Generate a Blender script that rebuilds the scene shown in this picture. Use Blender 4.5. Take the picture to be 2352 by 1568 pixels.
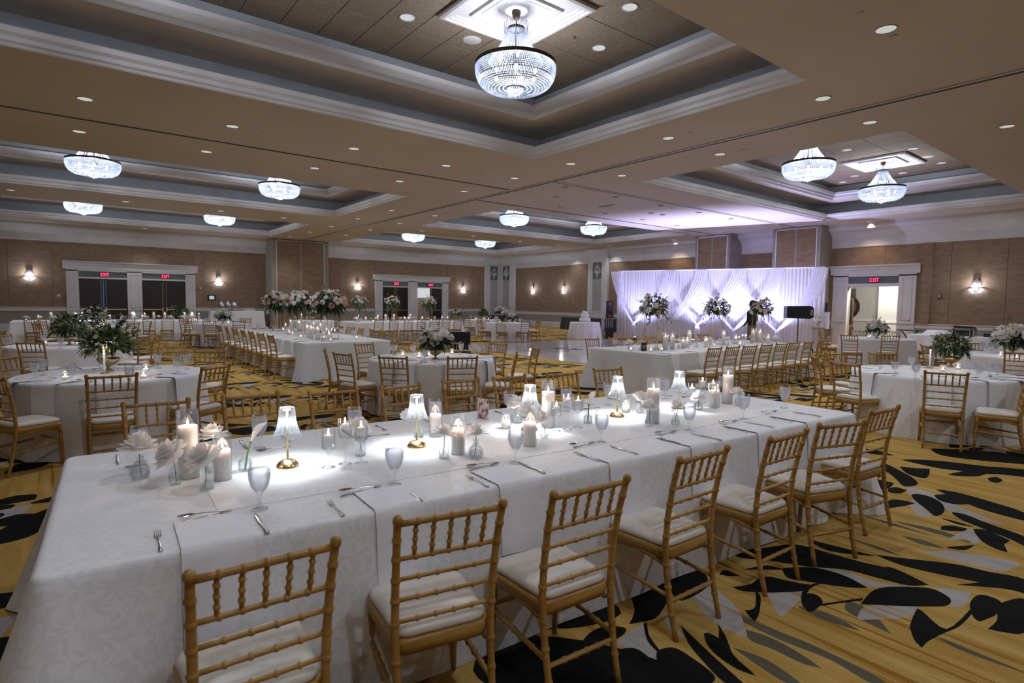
import bpy, math, random
from mathutils import Vector, Matrix
from mathutils.geometry import delaunay_2d_cdt
random.seed(7)
PI=math.pi; R_=math.radians
S=bpy.context.scene; COL=S.collection
for o in list(bpy.data.objects): bpy.data.objects.remove(o)
# ------------------------------------------------------------------ camera
W,H,F,CH=2352,1568,1322.476,1.63
YAW,PIT,ROL=R_(51.95316),R_(-3.86819),R_(0.73764)
fw=Vector((math.cos(YAW)*math.cos(PIT),math.sin(YAW)*math.cos(PIT),math.sin(PIT)))
rt=fw.cross(Vector((0,0,1))).normalized(); up=rt.cross(fw)
r2=rt*math.cos(ROL)+up*math.sin(ROL); u2=-rt*math.sin(ROL)+up*math.cos(ROL)
CP=Vector((0,0,CH))
cd=bpy.data.cameras.new('camera'); cam=bpy.data.objects.new('camera',cd); COL.objects.link(cam)
cd.sensor_width=36; cd.lens=F/W*36; cd.clip_start=.05; cd.clip_end=200
cam.matrix_world=Matrix(((r2.x,u2.x,-fw.x,0),(r2.y,u2.y,-fw.y,0),(r2.z,u2.z,-fw.z,CH),(0,0,0,1)))
cd.dof.use_dof=True; cd.dof.focus_distance=4.8; cd.dof.aperture_fstop=3.2
S.camera=cam
# pixel -> direction; depth always from the plane touched
def ray(x,y): return r2*((x-W/2)/F)-u2*((y-H/2)/F)+fw
def atz(x,y,z=0.0): d=ray(x,y); return CP+d*((z-CH)/d.z)
def pd(x,D,z=0): d=ray(x,784); p=CP+d*D; return (p.x,p.y)   # floor place on the heading of column x, D metres ahead
def atx(x,y,X): d=ray(x,y); return CP+d*(X/d.x)
def aty(x,y,Y): d=ray(x,y); return CP+d*(Y/d.y)
# ------------------------------------------------------------------ world, exposure
S.view_settings.view_transform='Standard'; S.view_settings.look='None'
S.view_settings.gamma=1; S.view_settings.use_curve_mapping=False
S.view_settings.exposure=0.40
wd=bpy.data.worlds.new('world'); S.world=wd; wd.use_nodes=True
wd.node_tree.nodes['Background'].inputs[0].default_value=(.01,.01,.012,1)
wd.node_tree.nodes['Background'].inputs[1].default_value=0.2
LP=dict(chand=155.0,down=76.0,sconce=30.0,lamp=17.0,candle=.5,uplight=820.0,foyer=300.0,
        c_chand=(.80,.86,1.0),c_down=(.90,.95,1.0),c_up=(.53,.53,1.0),c_lamp=(.90,.95,1.0))
# ------------------------------------------------------------------ materials
MATS={}
def mat(name,col=(.8,.8,.8),rough=.5,metal=0,**k):
    m=bpy.data.materials.new(name); m.use_nodes=True; MATS[name]=m
    b=m.node_tree.nodes['Principled BSDF']
    b.inputs['Base Color'].default_value=(*col,1); b.inputs['Roughness'].default_value=rough; b.inputs['Metallic'].default_value=metal
    for a,v in k.items():
        n={'emit':'Emission Color','estr':'Emission Strength','spec':'Specular IOR Level','sub':'Subsurface Weight','trans':'Transmission Weight','ior':'IOR','sheen':'Sheen Weight','alpha':'Alpha','coat':'Coat Weight'}[a]
        b.inputs[n].default_value=(*v,1) if a=='emit' else v
    return m
def noise_col(m,c1,c2,scale=(5,5,5),detail=4,lo=.35,hi=.65,bump=0,bscale=None,coord='Object'):
    nt=m.node_tree; N=nt.nodes; L=nt.links; b=N['Principled BSDF']
    tc=N.new('ShaderNodeTexCoord'); mp=N.new('ShaderNodeMapping'); mp.inputs['Scale'].default_value=scale
    L.new(tc.outputs[coord],mp.inputs['Vector'])
    nz=N.new('ShaderNodeTexNoise'); nz.inputs['Scale'].default_value=1; nz.inputs['Detail'].default_value=detail
    L.new(mp.outputs[0],nz.inputs['Vector'])
    cr=N.new('ShaderNodeValToRGB'); cr.color_ramp.elements[0].position=lo; cr.color_ramp.elements[1].position=hi
    cr.color_ramp.elements[0].color=(*c1,1); cr.color_ramp.elements[1].color=(*c2,1)
    L.new(nz.outputs['Fac'],cr.inputs['Fac']); L.new(cr.outputs[0],b.inputs['Base Color'])
    if bump:
        bp=N.new('ShaderNodeBump'); bp.inputs['Strength'].default_value=bump; bp.inputs['Distance'].default_value=.01
        if bscale:
            n2=N.new('ShaderNodeTexNoise'); n2.inputs['Scale'].default_value=bscale; n2.inputs['Detail'].default_value=3
            L.new(tc.outputs[coord],n2.inputs['Vector']); L.new(n2.outputs['Fac'],bp.inputs['Height'])
        else: L.new(nz.outputs['Fac'],bp.inputs['Height'])
        L.new(bp.outputs[0],b.inputs['Normal'])
    return m
def shader_mix(name,parts):
    """parts: list of (kind,colour,roughness,weight) mixed by weight"""
    m=bpy.data.materials.new(name); m.use_nodes=True; MATS[name]=m; nt=m.node_tree; N=nt.nodes; L=nt.links
    N.remove(N['Principled BSDF']); out=N['Material Output']; cur=None; tot=0
    for kind,c,r,w in parts:
        n=N.new({'T':'ShaderNodeBsdfTransparent','L':'ShaderNodeBsdfTranslucent','D':'ShaderNodeBsdfDiffuse','G':'ShaderNodeBsdfGlossy','E':'ShaderNodeEmission'}[kind])
        n.inputs[0].default_value=(*c,1)
        if kind=='G': n.inputs['Roughness'].default_value=r
        if kind=='E': n.inputs['Strength'].default_value=r
        tot+=w
        if cur is None: cur=n.outputs[0]
        else:
            mx=N.new('ShaderNodeMixShader'); mx.inputs[0].default_value=w/tot
            L.new(cur,mx.inputs[1]); L.new(n.outputs[0],mx.inputs[2]); cur=mx.outputs[0]
    L.new(cur,out.inputs[0]); return m
def glass(name,tint=(.96,.97,.97),edge=.9,rough=.02,base=.05,haze=0.0,hcol=(.8,.85,.9)):
    """thin clear glass: see-through, glossy towards the rim"""
    m=bpy.data.materials.new(name); m.use_nodes=True; MATS[name]=m; nt=m.node_tree; N=nt.nodes; L=nt.links
    N.remove(N['Principled BSDF']); out=N['Material Output']
    t=N.new('ShaderNodeBsdfTransparent'); t.inputs[0].default_value=(*tint,1)
    g=N.new('ShaderNodeBsdfGlossy'); g.inputs['Roughness'].default_value=rough; g.inputs[0].default_value=(.95,.97,1,1)
    lw=N.new('ShaderNodeLayerWeight'); lw.inputs[0].default_value=.35
    mr=N.new('ShaderNodeMapRange'); mr.inputs[3].default_value=base; mr.inputs[4].default_value=edge
    L.new(lw.outputs['Fresnel'],mr.inputs[0])
    mx=N.new('ShaderNodeMixShader'); L.new(mr.outputs[0],mx.inputs[0]); L.new(t.outputs[0],mx.inputs[1]); L.new(g.outputs[0],mx.inputs[2])
    cur=mx.outputs[0]
    if haze:
        d=N.new('ShaderNodeBsdfTranslucent'); d.inputs[0].default_value=(*hcol,1)
        d2=N.new('ShaderNodeBsdfDiffuse'); d2.inputs[0].default_value=(*hcol,1)
        md=N.new('ShaderNodeMixShader'); md.inputs[0].default_value=.5; L.new(d.outputs[0],md.inputs[1]); L.new(d2.outputs[0],md.inputs[2])
        mh=N.new('ShaderNodeMixShader'); mh.inputs[0].default_value=haze; L.new(cur,mh.inputs[1]); L.new(md.outputs[0],mh.inputs[2]); cur=mh.outputs[0]
    L.new(cur,out.inputs[0]); return m
def emis(name,c,s):
    return shader_mix(name,[('E',c,s,1)])
# carpets: streaks run along Y
def carpet(name,c1,c2,c3=None):
    m=mat(name,c1,.95,spec=.1); nt=m.node_tree; N=nt.nodes; L=nt.links; b=N['Principled BSDF']
    tc=N.new('ShaderNodeTexCoord')
    def nz(sc,det,lo,hi,ca,cb,seed=0):
        mp=N.new('ShaderNodeMapping'); mp.inputs['Scale'].default_value=sc; mp.inputs['Location'].default_value=(seed,seed,0)
        L.new(tc.outputs['Object'],mp.inputs['Vector']); n=N.new('ShaderNodeTexNoise'); n.inputs['Scale'].default_value=1; n.inputs['Detail'].default_value=det
        L.new(mp.outputs[0],n.inputs['Vector']); cr=N.new('ShaderNodeValToRGB'); e=cr.color_ramp.elements
        e[0].position=lo; e[1].position=hi; e[0].color=(*ca,1); e[1].color=(*cb,1); L.new(n.outputs['Fac'],cr.inputs[0]); return cr.outputs[0],n.outputs['Fac']
    a,_=nz((9,.9,1),5,.35,.68,c1,c2)
    if c3:
        s,_=nz((22,.35,1),2,.60,.66,(0,0,0),(1,1,1),3.3)
        mx=N.new('ShaderNodeMix'); mx.data_type='RGBA'; L.new(s,mx.inputs[0]); L.new(a,mx.inputs[6]); mx.inputs[7].default_value=(*c3,1); a=mx.outputs[2]
    f,ff=nz((260,170,1),2,.2,.8,(.62,.62,.62),(1.25,1.25,1.25))
    mu=N.new('ShaderNodeMix'); mu.data_type='RGBA'; mu.blend_type='MULTIPLY'; mu.inputs[0].default_value=1; L.new(a,mu.inputs[6]); L.new(f,mu.inputs[7])
    L.new(mu.outputs[2],b.inputs['Base Color'])
    bp=N.new('ShaderNodeBump'); bp.inputs['Strength'].default_value=.5; bp.inputs['Distance'].default_value=.006; L.new(ff,bp.inputs['Height']); L.new(bp.outputs[0],b.inputs['Normal'])
    return m
carpet('carpet_gold',(.43,.25,.052),(.61,.405,.13),(.34,.155,.025))
carpet('carpet_black',(.007,.007,.0065),(.014,.014,.013))
carpet('carpet_grey',(.40,.37,.35),(.50,.465,.44),(.46,.29,.12))
carpet('carpet_olive',(.105,.095,.066),(.15,.135,.095))
def cloth(name,c1,c2,damask=True):
    m=mat(name,c2,.62,sheen=.25,spec=.3); nt=m.node_tree; N=nt.nodes; L=nt.links; b=N['Principled BSDF']
    tc=N.new('ShaderNodeTexCoord'); n1=N.new('ShaderNodeTexNoise'); n1.inputs['Scale'].default_value=14; n1.inputs['Detail'].default_value=2; n1.inputs['Distortion'].default_value=3
    L.new(tc.outputs['Object'],n1.inputs['Vector'])
    cr=N.new('ShaderNodeValToRGB'); e=cr.color_ramp.elements; e[0].position=.46; e[1].position=.52; e[0].color=(*c1,1); e[1].color=(*c2,1)
    L.new(n1.outputs['Fac'],cr.inputs[0]); L.new(cr.outputs[0],b.inputs['Base Color'])
    mr=N.new('ShaderNodeMapRange'); mr.inputs[1].default_value=.46; mr.inputs[2].default_value=.52; mr.inputs[3].default_value=.42 if damask else .6; mr.inputs[4].default_value=.66
    L.new(n1.outputs['Fac'],mr.inputs[0]); L.new(mr.outputs[0],b.inputs['Roughness'])
    n2=N.new('ShaderNodeTexNoise'); n2.inputs['Scale'].default_value=1.6; n2.inputs['Detail'].default_value=3; n2.inputs['Distortion'].default_value=.6; L.new(tc.outputs['Object'],n2.inputs['Vector'])
    bp=N.new('ShaderNodeBump'); bp.inputs['Strength'].default_value=.25; bp.inputs['Distance'].default_value=.05; L.new(n2.outputs['Fac'],bp.inputs['Height'])
    b2=N.new('ShaderNodeBump'); b2.inputs['Strength'].default_value=.12 if damask else .03; b2.inputs['Distance'].default_value=.003; L.new(n1.outputs['Fac'],b2.inputs['Height']); L.new(bp.outputs[0],b2.inputs['Normal'])
    L.new(b2.outputs[0],b.inputs['Normal']); return m
cloth('damask',(.77,.78,.79),(.84,.845,.85)); cloth('linen',(.81,.81,.82),(.83,.83,.84),False); cloth('grey_linen',(.60,.605,.60),(.64,.645,.64),False)
cloth('napkin',(.84,.84,.87),(.86,.86,.89),False); cloth('black_linen',(.012,.012,.014),(.018,.018,.02),False)
noise_col(mat('gold_wood',(.36,.20,.05),.36,spec=.5),(.33,.172,.038),(.46,.265,.07),(3,3,30),3)
noise_col(mat('seat_ivory',(.62,.57,.50),.38,spec=.5),(.70,.655,.58),(.76,.71,.635),(6,6,6),2)
noise_col(mat('wall_fabric',(.25,.165,.11),.85),(.205,.134,.081),(.27,.177,.112),(3,3,9),6,bump=.25,bscale=60)
noise_col(mat('wall_taupe',(.27,.245,.21),.8),(.25,.228,.195),(.29,.262,.225),(2,2,2),3)
noise_col(mat('white_paint',(.56,.54,.53),.5),(.54,.52,.51),(.58,.56,.55),(2,2,2),2)
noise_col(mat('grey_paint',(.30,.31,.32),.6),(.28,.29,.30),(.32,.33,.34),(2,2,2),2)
noise_col(mat('ceiling_tan',(.40,.345,.295),.8),(.59,.52,.45),(.625,.55,.478),(.6,.6,.6),3)
noise_col(mat('ceiling_tile',(.20,.155,.115),.9),(.185,.142,.098),(.255,.20,.143),(18,18,18),6,bump=.6,bscale=45)
noise_col(mat('wood_dark',(.012,.007,.005),.35),(.008,.0045,.0035),(.015,.009,.0065),(30,30,2),4)
noise_col(mat('wood_brown',(.09,.045,.03),.45),(.07,.034,.022),(.11,.058,.04),(20,20,2),4)
mat('black_plastic',(.012,.012,.014),.45); mat('black_fabric',(.014,.014,.016),.9)
noise_col(MATS['black_plastic'],(.010,.010,.012),(.018,.018,.02),(40,40,40),2)
noise_col(MATS['black_fabric'],(.010,.010,.012),(.02,.02,.022),(60,60,60),2)
mat('brass',(.62,.47,.25),.28,1); noise_col(MATS['brass'],(.56,.42,.21),(.68,.52,.29),(9,9,90),2)
mat('bronze',(.055,.032,.022),.4,.6); noise_col(MATS['bronze'],(.05,.03,.02),(.07,.045,.03),(20,20,20),2)
mat('steel',(.62,.62,.63),.16,1); noise_col(MATS['steel'],(.55,.55,.56),(.68,.68,.69),(30,30,30),2)
mat('aluminium',(.5,.5,.52),.35,1); noise_col(MATS['aluminium'],(.45,.45,.47),(.55,.55,.57),(30,30,30),2)
mat('white_gloss',(.72,.72,.74),.10,coat=.3); noise_col(MATS['white_gloss'],(.66,.66,.70),(.74,.74,.77),(.9,.9,.9),3)
mat('wax',(.86,.83,.81),.5,sub=.7); MATS['wax'].node_tree.nodes['Principled BSDF'].inputs['Subsurface Radius'].default_value=(.9,.8,.72); MATS['wax'].node_tree.nodes['Principled BSDF'].inputs['Subsurface Scale'].default_value=.03; noise_col(MATS['wax'],(.86,.83,.81),(.89,.86,.84),(20,20,20),2)
shader_mix('petal_white',[('D',(.90,.88,.86),0,.62),('L',(.90,.88,.86),0,.38)])
shader_mix('petal_blush',[('D',(.74,.54,.47),0,.62),('L',(.74,.54,.47),0,.38)])
shader_mix('petal_peach',[('D',(.72,.36,.24),0,.62),('L',(.72,.36,.24),0,.38)])
shader_mix('petal_cream',[('D',(.80,.74,.62),0,.62),('L',(.80,.74,.62),0,.38)])
mat('leaf_dark',(.018,.045,.02),.45); noise_col(MATS['leaf_dark'],(.010,.030,.013),(.030,.070,.028),(14,14,14),3)
mat('leaf_light',(.09,.13,.035),.5); noise_col(MATS['leaf_light'],(.09,.14,.035),(.22,.25,.09),(14,14,14),3)
mat('stem',(.10,.22,.04),.5); noise_col(MATS['stem'],(.08,.18,.03),(.13,.27,.06),(30,30,30),2)
mat('skin',(.45,.28,.20),.55); noise_col(MATS['skin'],(.42,.26,.18),(.48,.30,.22),(20,20,20),2)
mat('hair',(.012,.009,.008),.5); noise_col(MATS['hair'],(.008,.006,.005),(.02,.015,.012),(80,80,10),3)
mat('khaki',(.22,.20,.18),.8); noise_col(MATS['khaki'],(.19,.17,.155),(.25,.225,.20),(40,40,40),2)
mat('card',(.62,.52,.50),.6)
noise_col(MATS['card'],(.30,.10,.12),(.80,.75,.74),(38,38,24),3,.42,.56)
mat('screen_frame',(.01,.01,.012),.3); noise_col(MATS['screen_frame'],(.008,.008,.01),(.014,.014,.016),(9,9,9),1)
mat('silver',(.6,.6,.62),.2,1); noise_col(MATS['silver'],(.55,.55,.57),(.66,.66,.68),(12,12,12),2)
mat('mirror',(.75,.78,.8),.04,1); noise_col(MATS['mirror'],(.74,.77,.79),(.77,.8,.82),(2,2,2),1)
mat('foyer_wall',(.42,.42,.39),.7); noise_col(MATS['foyer_wall'],(.40,.40,.37),(.44,.44,.41),(2,2,2),2)
mat('foyer_pink',(.55,.42,.36),.7); noise_col(MATS['foyer_pink'],(.53,.40,.34),(.57,.44,.38),(2,2,2),2)
mat('pink',(.75,.25,.25),.5); noise_col(MATS['pink'],(.7,.22,.22),(.8,.3,.3),(9,9,9),1)
mat('transom',(.105,.12,.115),.5); noise_col(MATS['transom'],(.098,.112,.108),(.112,.128,.122),(3,3,3),2)
glass('glass_clear',(.985,.99,.99),.55,.02,.03); glass('glass_water',(.93,.94,.96),.4,.06,.05,.32,(.88,.90,.98)); glass('glass_vase',(.95,.975,.97),.5,.03,.06,.08,(.85,.93,.93))
glass('glass_shade',(.90,.94,.98),.55,.12,.08,.07,(.80,.90,1.0)); glass('acrylic',(.95,.96,.97),.4,.03,.06,.06,(.9,.92,.95))
shader_mix('crystal',[('T',(.97,.98,1),0,.12),('L',(.74,.79,.88),0,.62),('G',(.8,.84,.9),.16,.28)])
shader_mix('sheer',[('T',(1,1,1),0,.22),('L',(.90,.90,.96),0,.36),('D',(.86,.86,.90),0,.42)])
shader_mix('sheer_swag',[('T',(1,1,1),0,.34),('L',(.88,.88,.95),0,.34),('D',(.84,.84,.9),0,.32)])
emis('bulb',(.92,.95,1.0),26); emis('flame',(1.0,.80,.62),30); emis('led',(.90,.95,1.0),30); emis('exit_red',(1.0,.035,.10),3.0)
emis('lens_on',(.96,.98,.90),.42); emis('lens_cool',(.95,.96,1.0),.5); emis('lens_off_glow',(.55,.53,.60),.10); emis('screen_lit',(.65,.78,.85),.5); emis('blue_strip',(.03,.16,.6),.45); emis('red_ring',(1,.03,.03),.7); emis('foyer_lamp',(1,.98,.94),4)  # the off lens emits a faint painted glow though its lamp is unlit
# ------------------------------------------------------------------ mesh builder
class MB:
    def __init__(s): s.v=[]; s.f=[]; s.m=[]; s.mi=0
    def add(s,vs,fs):
        n=len(s.v); s.v+= [tuple(p) for p in vs]; s.f+=[tuple(i+n for i in f) for f in fs]; s.m+=[s.mi]*len(fs); return s
    def box(s,x0,x1,y0,y1,z0,z1):
        vs=[(x,y,z) for z in (z0,z1) for y in (y0,y1) for x in (x0,x1)]
        return s.add(vs,[(0,2,3,1),(4,5,7,6),(0,1,5,4),(2,6,7,3),(0,4,6,2),(1,3,7,5)])
    def ring(s,c,r,n,ax=None):
        pass
    def tube(s,path,rad,n=8,caps=True):
        P=[Vector(p) for p in path]; k=len(P); rad=rad if hasattr(rad,'__len__') else [rad]*k
        vs=[]; fs=[]; ref=None
        for i,p in enumerate(P):
            t=(P[min(i+1,k-1)]-P[max(i-1,0)]).normalized()
            if ref is None: ref=Vector((0,0,1)) if abs(t.z)<.9 else Vector((1,0,0))
            a=t.cross(ref)
            if a.length<1e-6: a=t.cross(Vector((0,1,0)))
            a.normalize(); b=t.cross(a); ref=-b if False else ref
            for j in range(n):
                q=2*PI*j/n; vs.append(p+(a*math.cos(q)+b*math.sin(q))*rad[i])
        for i in range(k-1):
            for j in range(n):
                a0=i*n+j; a1=i*n+(j+1)%n; fs.append((a0,a1,a1+n,a0+n))
        if caps: fs.append(tuple(range(n-1,-1,-1))); fs.append(tuple((k-1)*n+j for j in range(n)))
        return s.add(vs,fs)
    def lathe(s,prof,n=20,c=(0,0,0),close=True,flute=None):
        vs=[]; fs=[]; k=len(prof)
        for r,z in prof:
            for j in range(n):
                q=2*PI*j/n; rr=r*(1+(flute(j,n,z) if flute else 0)); vs.append((c[0]+rr*math.cos(q),c[1]+rr*math.sin(q),c[2]+z))
        for i in range(k-1):
            for j in range(n):
                a0=i*n+j; a1=i*n+(j+1)%n; fs.append((a0,a1,a1+n,a0+n))
        if close:
            if prof[0][0]>1e-5: fs.append(tuple(range(n-1,-1,-1)))
            if prof[-1][0]>1e-5: fs.append(tuple((k-1)*n+j for j in range(n)))
        return s.add(vs,fs)
    def octa(s,c,r,rz=None):
        x,y,z=c; rz=rz or r
        return s.add([(x+r,y,z),(x-r,y,z),(x,y+r,z),(x,y-r,z),(x,y,z+rz),(x,y,z-rz)],[(0,2,4),(2,1,4),(1,3,4),(3,0,4),(2,0,5),(1,2,5),(3,1,5),(0,3,5)])
    def sphere(s,c,r,n=10,k=6,sz=1):
        return s.lathe([(r*math.sin(PI*i/k),-r*sz*math.cos(PI*i/k)) for i in range(k+1)],n,c,False)
    def prism(s,poly,y0,y1):   # poly in (x,z), extruded along y
        n=len(poly); vs=[(x,y0,z) for x,z in poly]+[(x,y1,z) for x,z in poly]
        fs=[tuple(range(n)),tuple(range(2*n-1,n-1,-1))]+[(i,i+n,(i+1)%n+n,(i+1)%n) for i in range(n)]
        return s.add(vs,fs)
    def sweep(s,prof,x0,x1):   # prof in (y,z), extruded along x
        n=len(prof); vs=[(x0,y,z) for y,z in prof]+[(x1,y,z) for y,z in prof]
        fs=[tuple(range(n-1,-1,-1)),tuple(range(n,2*n))]+[((i+1)%n,(i+1)%n+n,i+n,i) for i in range(n)]
        return s.add(vs,fs)
    def mesh(s,name,mats,smooth=False):
        me=bpy.data.meshes.new(name); me.from_pydata(s.v,[],s.f)
        for m in (mats if isinstance(mats,(list,tuple)) else [mats]): me.materials.append(MATS[m])
        if any(s.m): me.polygons.foreach_set('material_index',s.m)
        if smooth: me.polygons.foreach_set('use_smooth',[True]*len(me.polygons))
        me.update(); return me
def link(name,data,parent=None,loc=(0,0,0),rz=0,kind=None,rot=None,scale=None):
    o=bpy.data.objects.new(name,data); COL.objects.link(o); o.location=loc
    o.rotation_euler=rot if rot else (0,0,rz)
    if scale: o.scale=scale if hasattr(scale,'__len__') else (scale,)*3
    if parent: o.parent=parent
    if kind: o['kind']=kind
    return o
def tag(o,label,cat,group=None,kind=None):
    o['label']=label; o['category']=cat
    if group: o['group']=group
    if kind: o['kind']=kind
    return o
def struct(name,mb,m,parent=None,smooth=False,loc=(0,0,0),rz=0,label=None):
    o=link(name,mb.mesh(name,m,smooth),parent,loc,rz)
    if not parent: o['kind']='structure'
    if label: o['label']=label
    return o
def thing(name,label,cat,loc=(0,0,0),rz=0,group=None,scale=None):
    return tag(link(name,None,None,loc,rz,scale=scale),label,cat,group)
def spec_inst(spec,name,label,cat,loc,rz=0,group=None,scale=None):
    """spec: list of (part, mesh, loc, rz, kind, [subparts])"""
    t=thing(name,label,cat,loc,rz,group,scale)
    def rec(lst,par):
        for e in lst:
            n,me,l,r=e[:4]; k=e[4] if len(e)>4 else None
            o=link(n,me,par,l,0,k,rot=r if hasattr(r,'__len__') else (0,0,r))
            if len(e)>5 and e[5]: rec(e[5],o)
    rec(spec,t); return t
def lamp(kind,name,loc,power,color,radius=.03,parent=None,target=None,angle=60,blend=.6,dirv=None):
    l=bpy.data.lights.new(name,kind); l.energy=power; l.color=color; l.shadow_soft_size=radius
    o=bpy.data.objects.new(name,l); COL.objects.link(o); o.location=loc
    if parent: o.parent=parent
    if kind=='SPOT':
        l.spot_size=R_(angle); l.spot_blend=blend
        d=Vector(dirv or (0,0,-1)); o.rotation_euler=d.to_track_quat('-Z','Y').to_euler()
    return o
# ================================================================== STRUCTURE
X0,X1,Y0,Y1,ZC,ZT=-7.0,26.6,-8.0,35.5,5.1,6.38
# ---- floor: carpet with woven leaf pattern, one flat mesh cut along the motif outlines
def crop(ox,oy,s,pts):
    P=[Vector(p) for p in pts]; n=len(P); out=[]     # rounded outline through the traced points
    for i in range(n):
        a,b,c,d=P[i-1],P[i],P[(i+1)%n],P[(i+2)%n]
        sharp=lambda u,v,w:(v-u).normalized().dot((w-v).normalized())<.1
        t1=Vector((0,0)) if sharp(a,b,c) else (c-a)*.5; t2=Vector((0,0)) if sharp(b,c,d) else (d-b)*.5
        for k in range(4):
            t=k/4; q=b*(2*t**3-3*t**2+1)+t1*(t**3-2*t**2+t)+c*(3*t**2-2*t**3)+t2*(t**3-t**2); out.append(q)
    return [atz(ox+q.x/s,oy+q.y/s).to_2d() for q in out]
c8=lambda *p: crop(1652,1000,2.76,p); c7=lambda *p: crop(1200,1100,3.35,p)
BLK=[c8((1215,375),(1260,370),(1330,385),(1400,420),(1428,460),(1415,495),(1370,510),(1340,490),(1290,450),(1240,410)),
 c8((1020,185),(1060,180),(1170,235),(1230,270),(1262,300),(1240,318),(1170,320),(1120,275),(1070,235),(1025,215)),
 c8((1145,195),(1240,205),(1335,210),(1330,250),(1300,270),(1210,250),(1165,220)),
 c8((1475,485),(1560,500),(1700,555),(1932,640),(1932,700),(1850,660),(1700,600),(1560,545),(1490,505)),
 c8((1150,152),(1400,160),(1932,230),(1932,262),(1600,228),(1420,212),(1250,177)),
 c8((1020,455),(1080,408),(1160,410),(1245,428),(1180,445),(1090,458)),
 c8((1610,590),(1700,600),(1845,665),(1805,690),(1830,740),(1760,720),(1680,680),(1630,630)),
 c8((1410,575),(1480,570),(1575,590),(1545,605),(1450,603),(1408,597)), c8((1445,705),(1620,693),(1560,725),(1460,715)),
 c8((990,755),(1200,780),(1500,815),(1700,860),(1932,910),(1932,1000),(1800,970),(1500,945),(1650,930),(1400,880),(1150,820)),
 c8((80,720),(250,715),(480,690),(700,745),(900,800),(1100,850),(1330,945),(1200,950),(1000,900),(800,850),(560,830),(300,790),(120,770)),
 c8((400,840),(600,835),(800,890),(940,965),(800,960),(560,925),(430,900)),
 c8((925,1030),(970,985),(1050,960),(1200,958),(1350,970),(1450,1020),(1468,1055),(1430,1080),(1300,1083),(1100,1078),(960,1070),(895,1070)),
 c8((645,1065),(760,1050),(900,1030),(905,1045),(760,1063),(655,1078)),
 c8((525,1010),(590,1000),(640,1025),(655,1060),(620,1095),(575,1118),(530,1080),(520,1040)),
 c8((520,1010),(540,965),(610,935),(640,940),(580,965),(555,1000)),
 c8((85,960),(200,940),(250,905),(330,895),(480,930),(590,945),(520,985),(300,995),(150,985)),
 c8((160,1105),(225,1090),(230,985),(262,1020),(255,1120),(225,1178),(195,1150)),
 c8((1210,1200),(1250,1105),(1290,1115),(1440,1225),(1585,1105),(1600,1130),(1520,1210),(1430,1250),(1330,1300),(1285,1345),(1240,1300),(1215,1240)),
 c8((1590,1060),(1640,1010),(1720,1020),(1790,1060),(1760,1130),(1690,1165),(1640,1175),(1600,1130)),
 c8((1700,1225),(1760,1170),(1765,1080),(1830,1045),(1932,1035),(1990,1120),(1932,1250),(1800,1245)),
 c8((0,1200),(40,1280),(90,1390),(200,1490),(235,1525),(150,1480),(60,1390),(0,1330)),
 c7((805,850),(1000,780),(1060,745),(1290,670),(1400,720),(1420,830),(1230,935),(1150,880),(1050,1045),(960,1090),(820,1115),(860,1030),(850,950)),
 c7((640,1500),(680,1380),(760,1310),(860,1300),(960,1360),(1015,1450),(1010,1568),(900,1660),(700,1640)),
 c7((1030,1340),(1090,1300),(1180,1300),(1300,1370),(1470,1500),(1460,1568),(1350,1620),(1150,1568),(1060,1480)),
 c7((1215,1120),(1330,1230),(1500,1390),(1700,1568),(1560,1568),(1370,1380),(1270,1250)),
 c7((1395,1190),(1440,1185),(1560,1260),(1640,1370),(1790,1510),(1650,1460),(1500,1360),(1420,1270)),
 c7((220,1140),(330,1040),(480,990),(700,960),(760,1030),(680,1085),(500,1130),(330,1150)),
 c7((440,1275),(520,1180),(640,1130),(780,1140),(790,1180),(700,1240),(560,1270)),
 c7((150,1568),(170,1480),(260,1470),(400,1490),(560,1568),(350,1640)),
 c7((160,1490),(400,1370),(600,1270),(610,1285),(420,1390),(200,1500)), c7((380,1375),(620,1530),(600,1540),(385,1390)),
 c8((880,80),(1000,92),(1110,126),(960,116)),c8((1340,82),(1600,92),(1932,130),(1932,182),(1600,152),(1400,122)),c8((1420,203),(1700,196),(1932,214),(1932,246),(1640,240)),
 c8((1450,246),(1560,225),(1700,240),(1640,258),(1500,255)),c8((1700,268),(1760,262),(1800,285),(1760,300),(1715,288)),c8((1360,376),(1480,375),(1610,432),(1500,436),(1400,412)),
 c8((1370,340),(1500,358),(1720,418),(1932,488),(1932,540),(1700,478),(1500,402)),c8((1400,520),(1500,543),(1625,582),(1510,562)),c8((920,282),(1000,276),(1110,302),(1060,340),(960,332)),
 c8((1070,336),(1120,326),(1190,346),(1150,366),(1080,360)),c8((550,652),(800,716),(1000,764),(700,732)),c8((150,850),(300,822),(420,850),(250,850)),c8((1030,840),(1100,838),(1300,930),(1180,920)),c8((0,880),(60,890),(130,890),(40,850)),
 c7((930,1110),(960,1100),(975,1200),(1050,1310),(1040,1330),(960,1240)), c7((1500,1110),(1560,1200),(1610,1330),(1590,1330),(1540,1230))]
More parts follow.
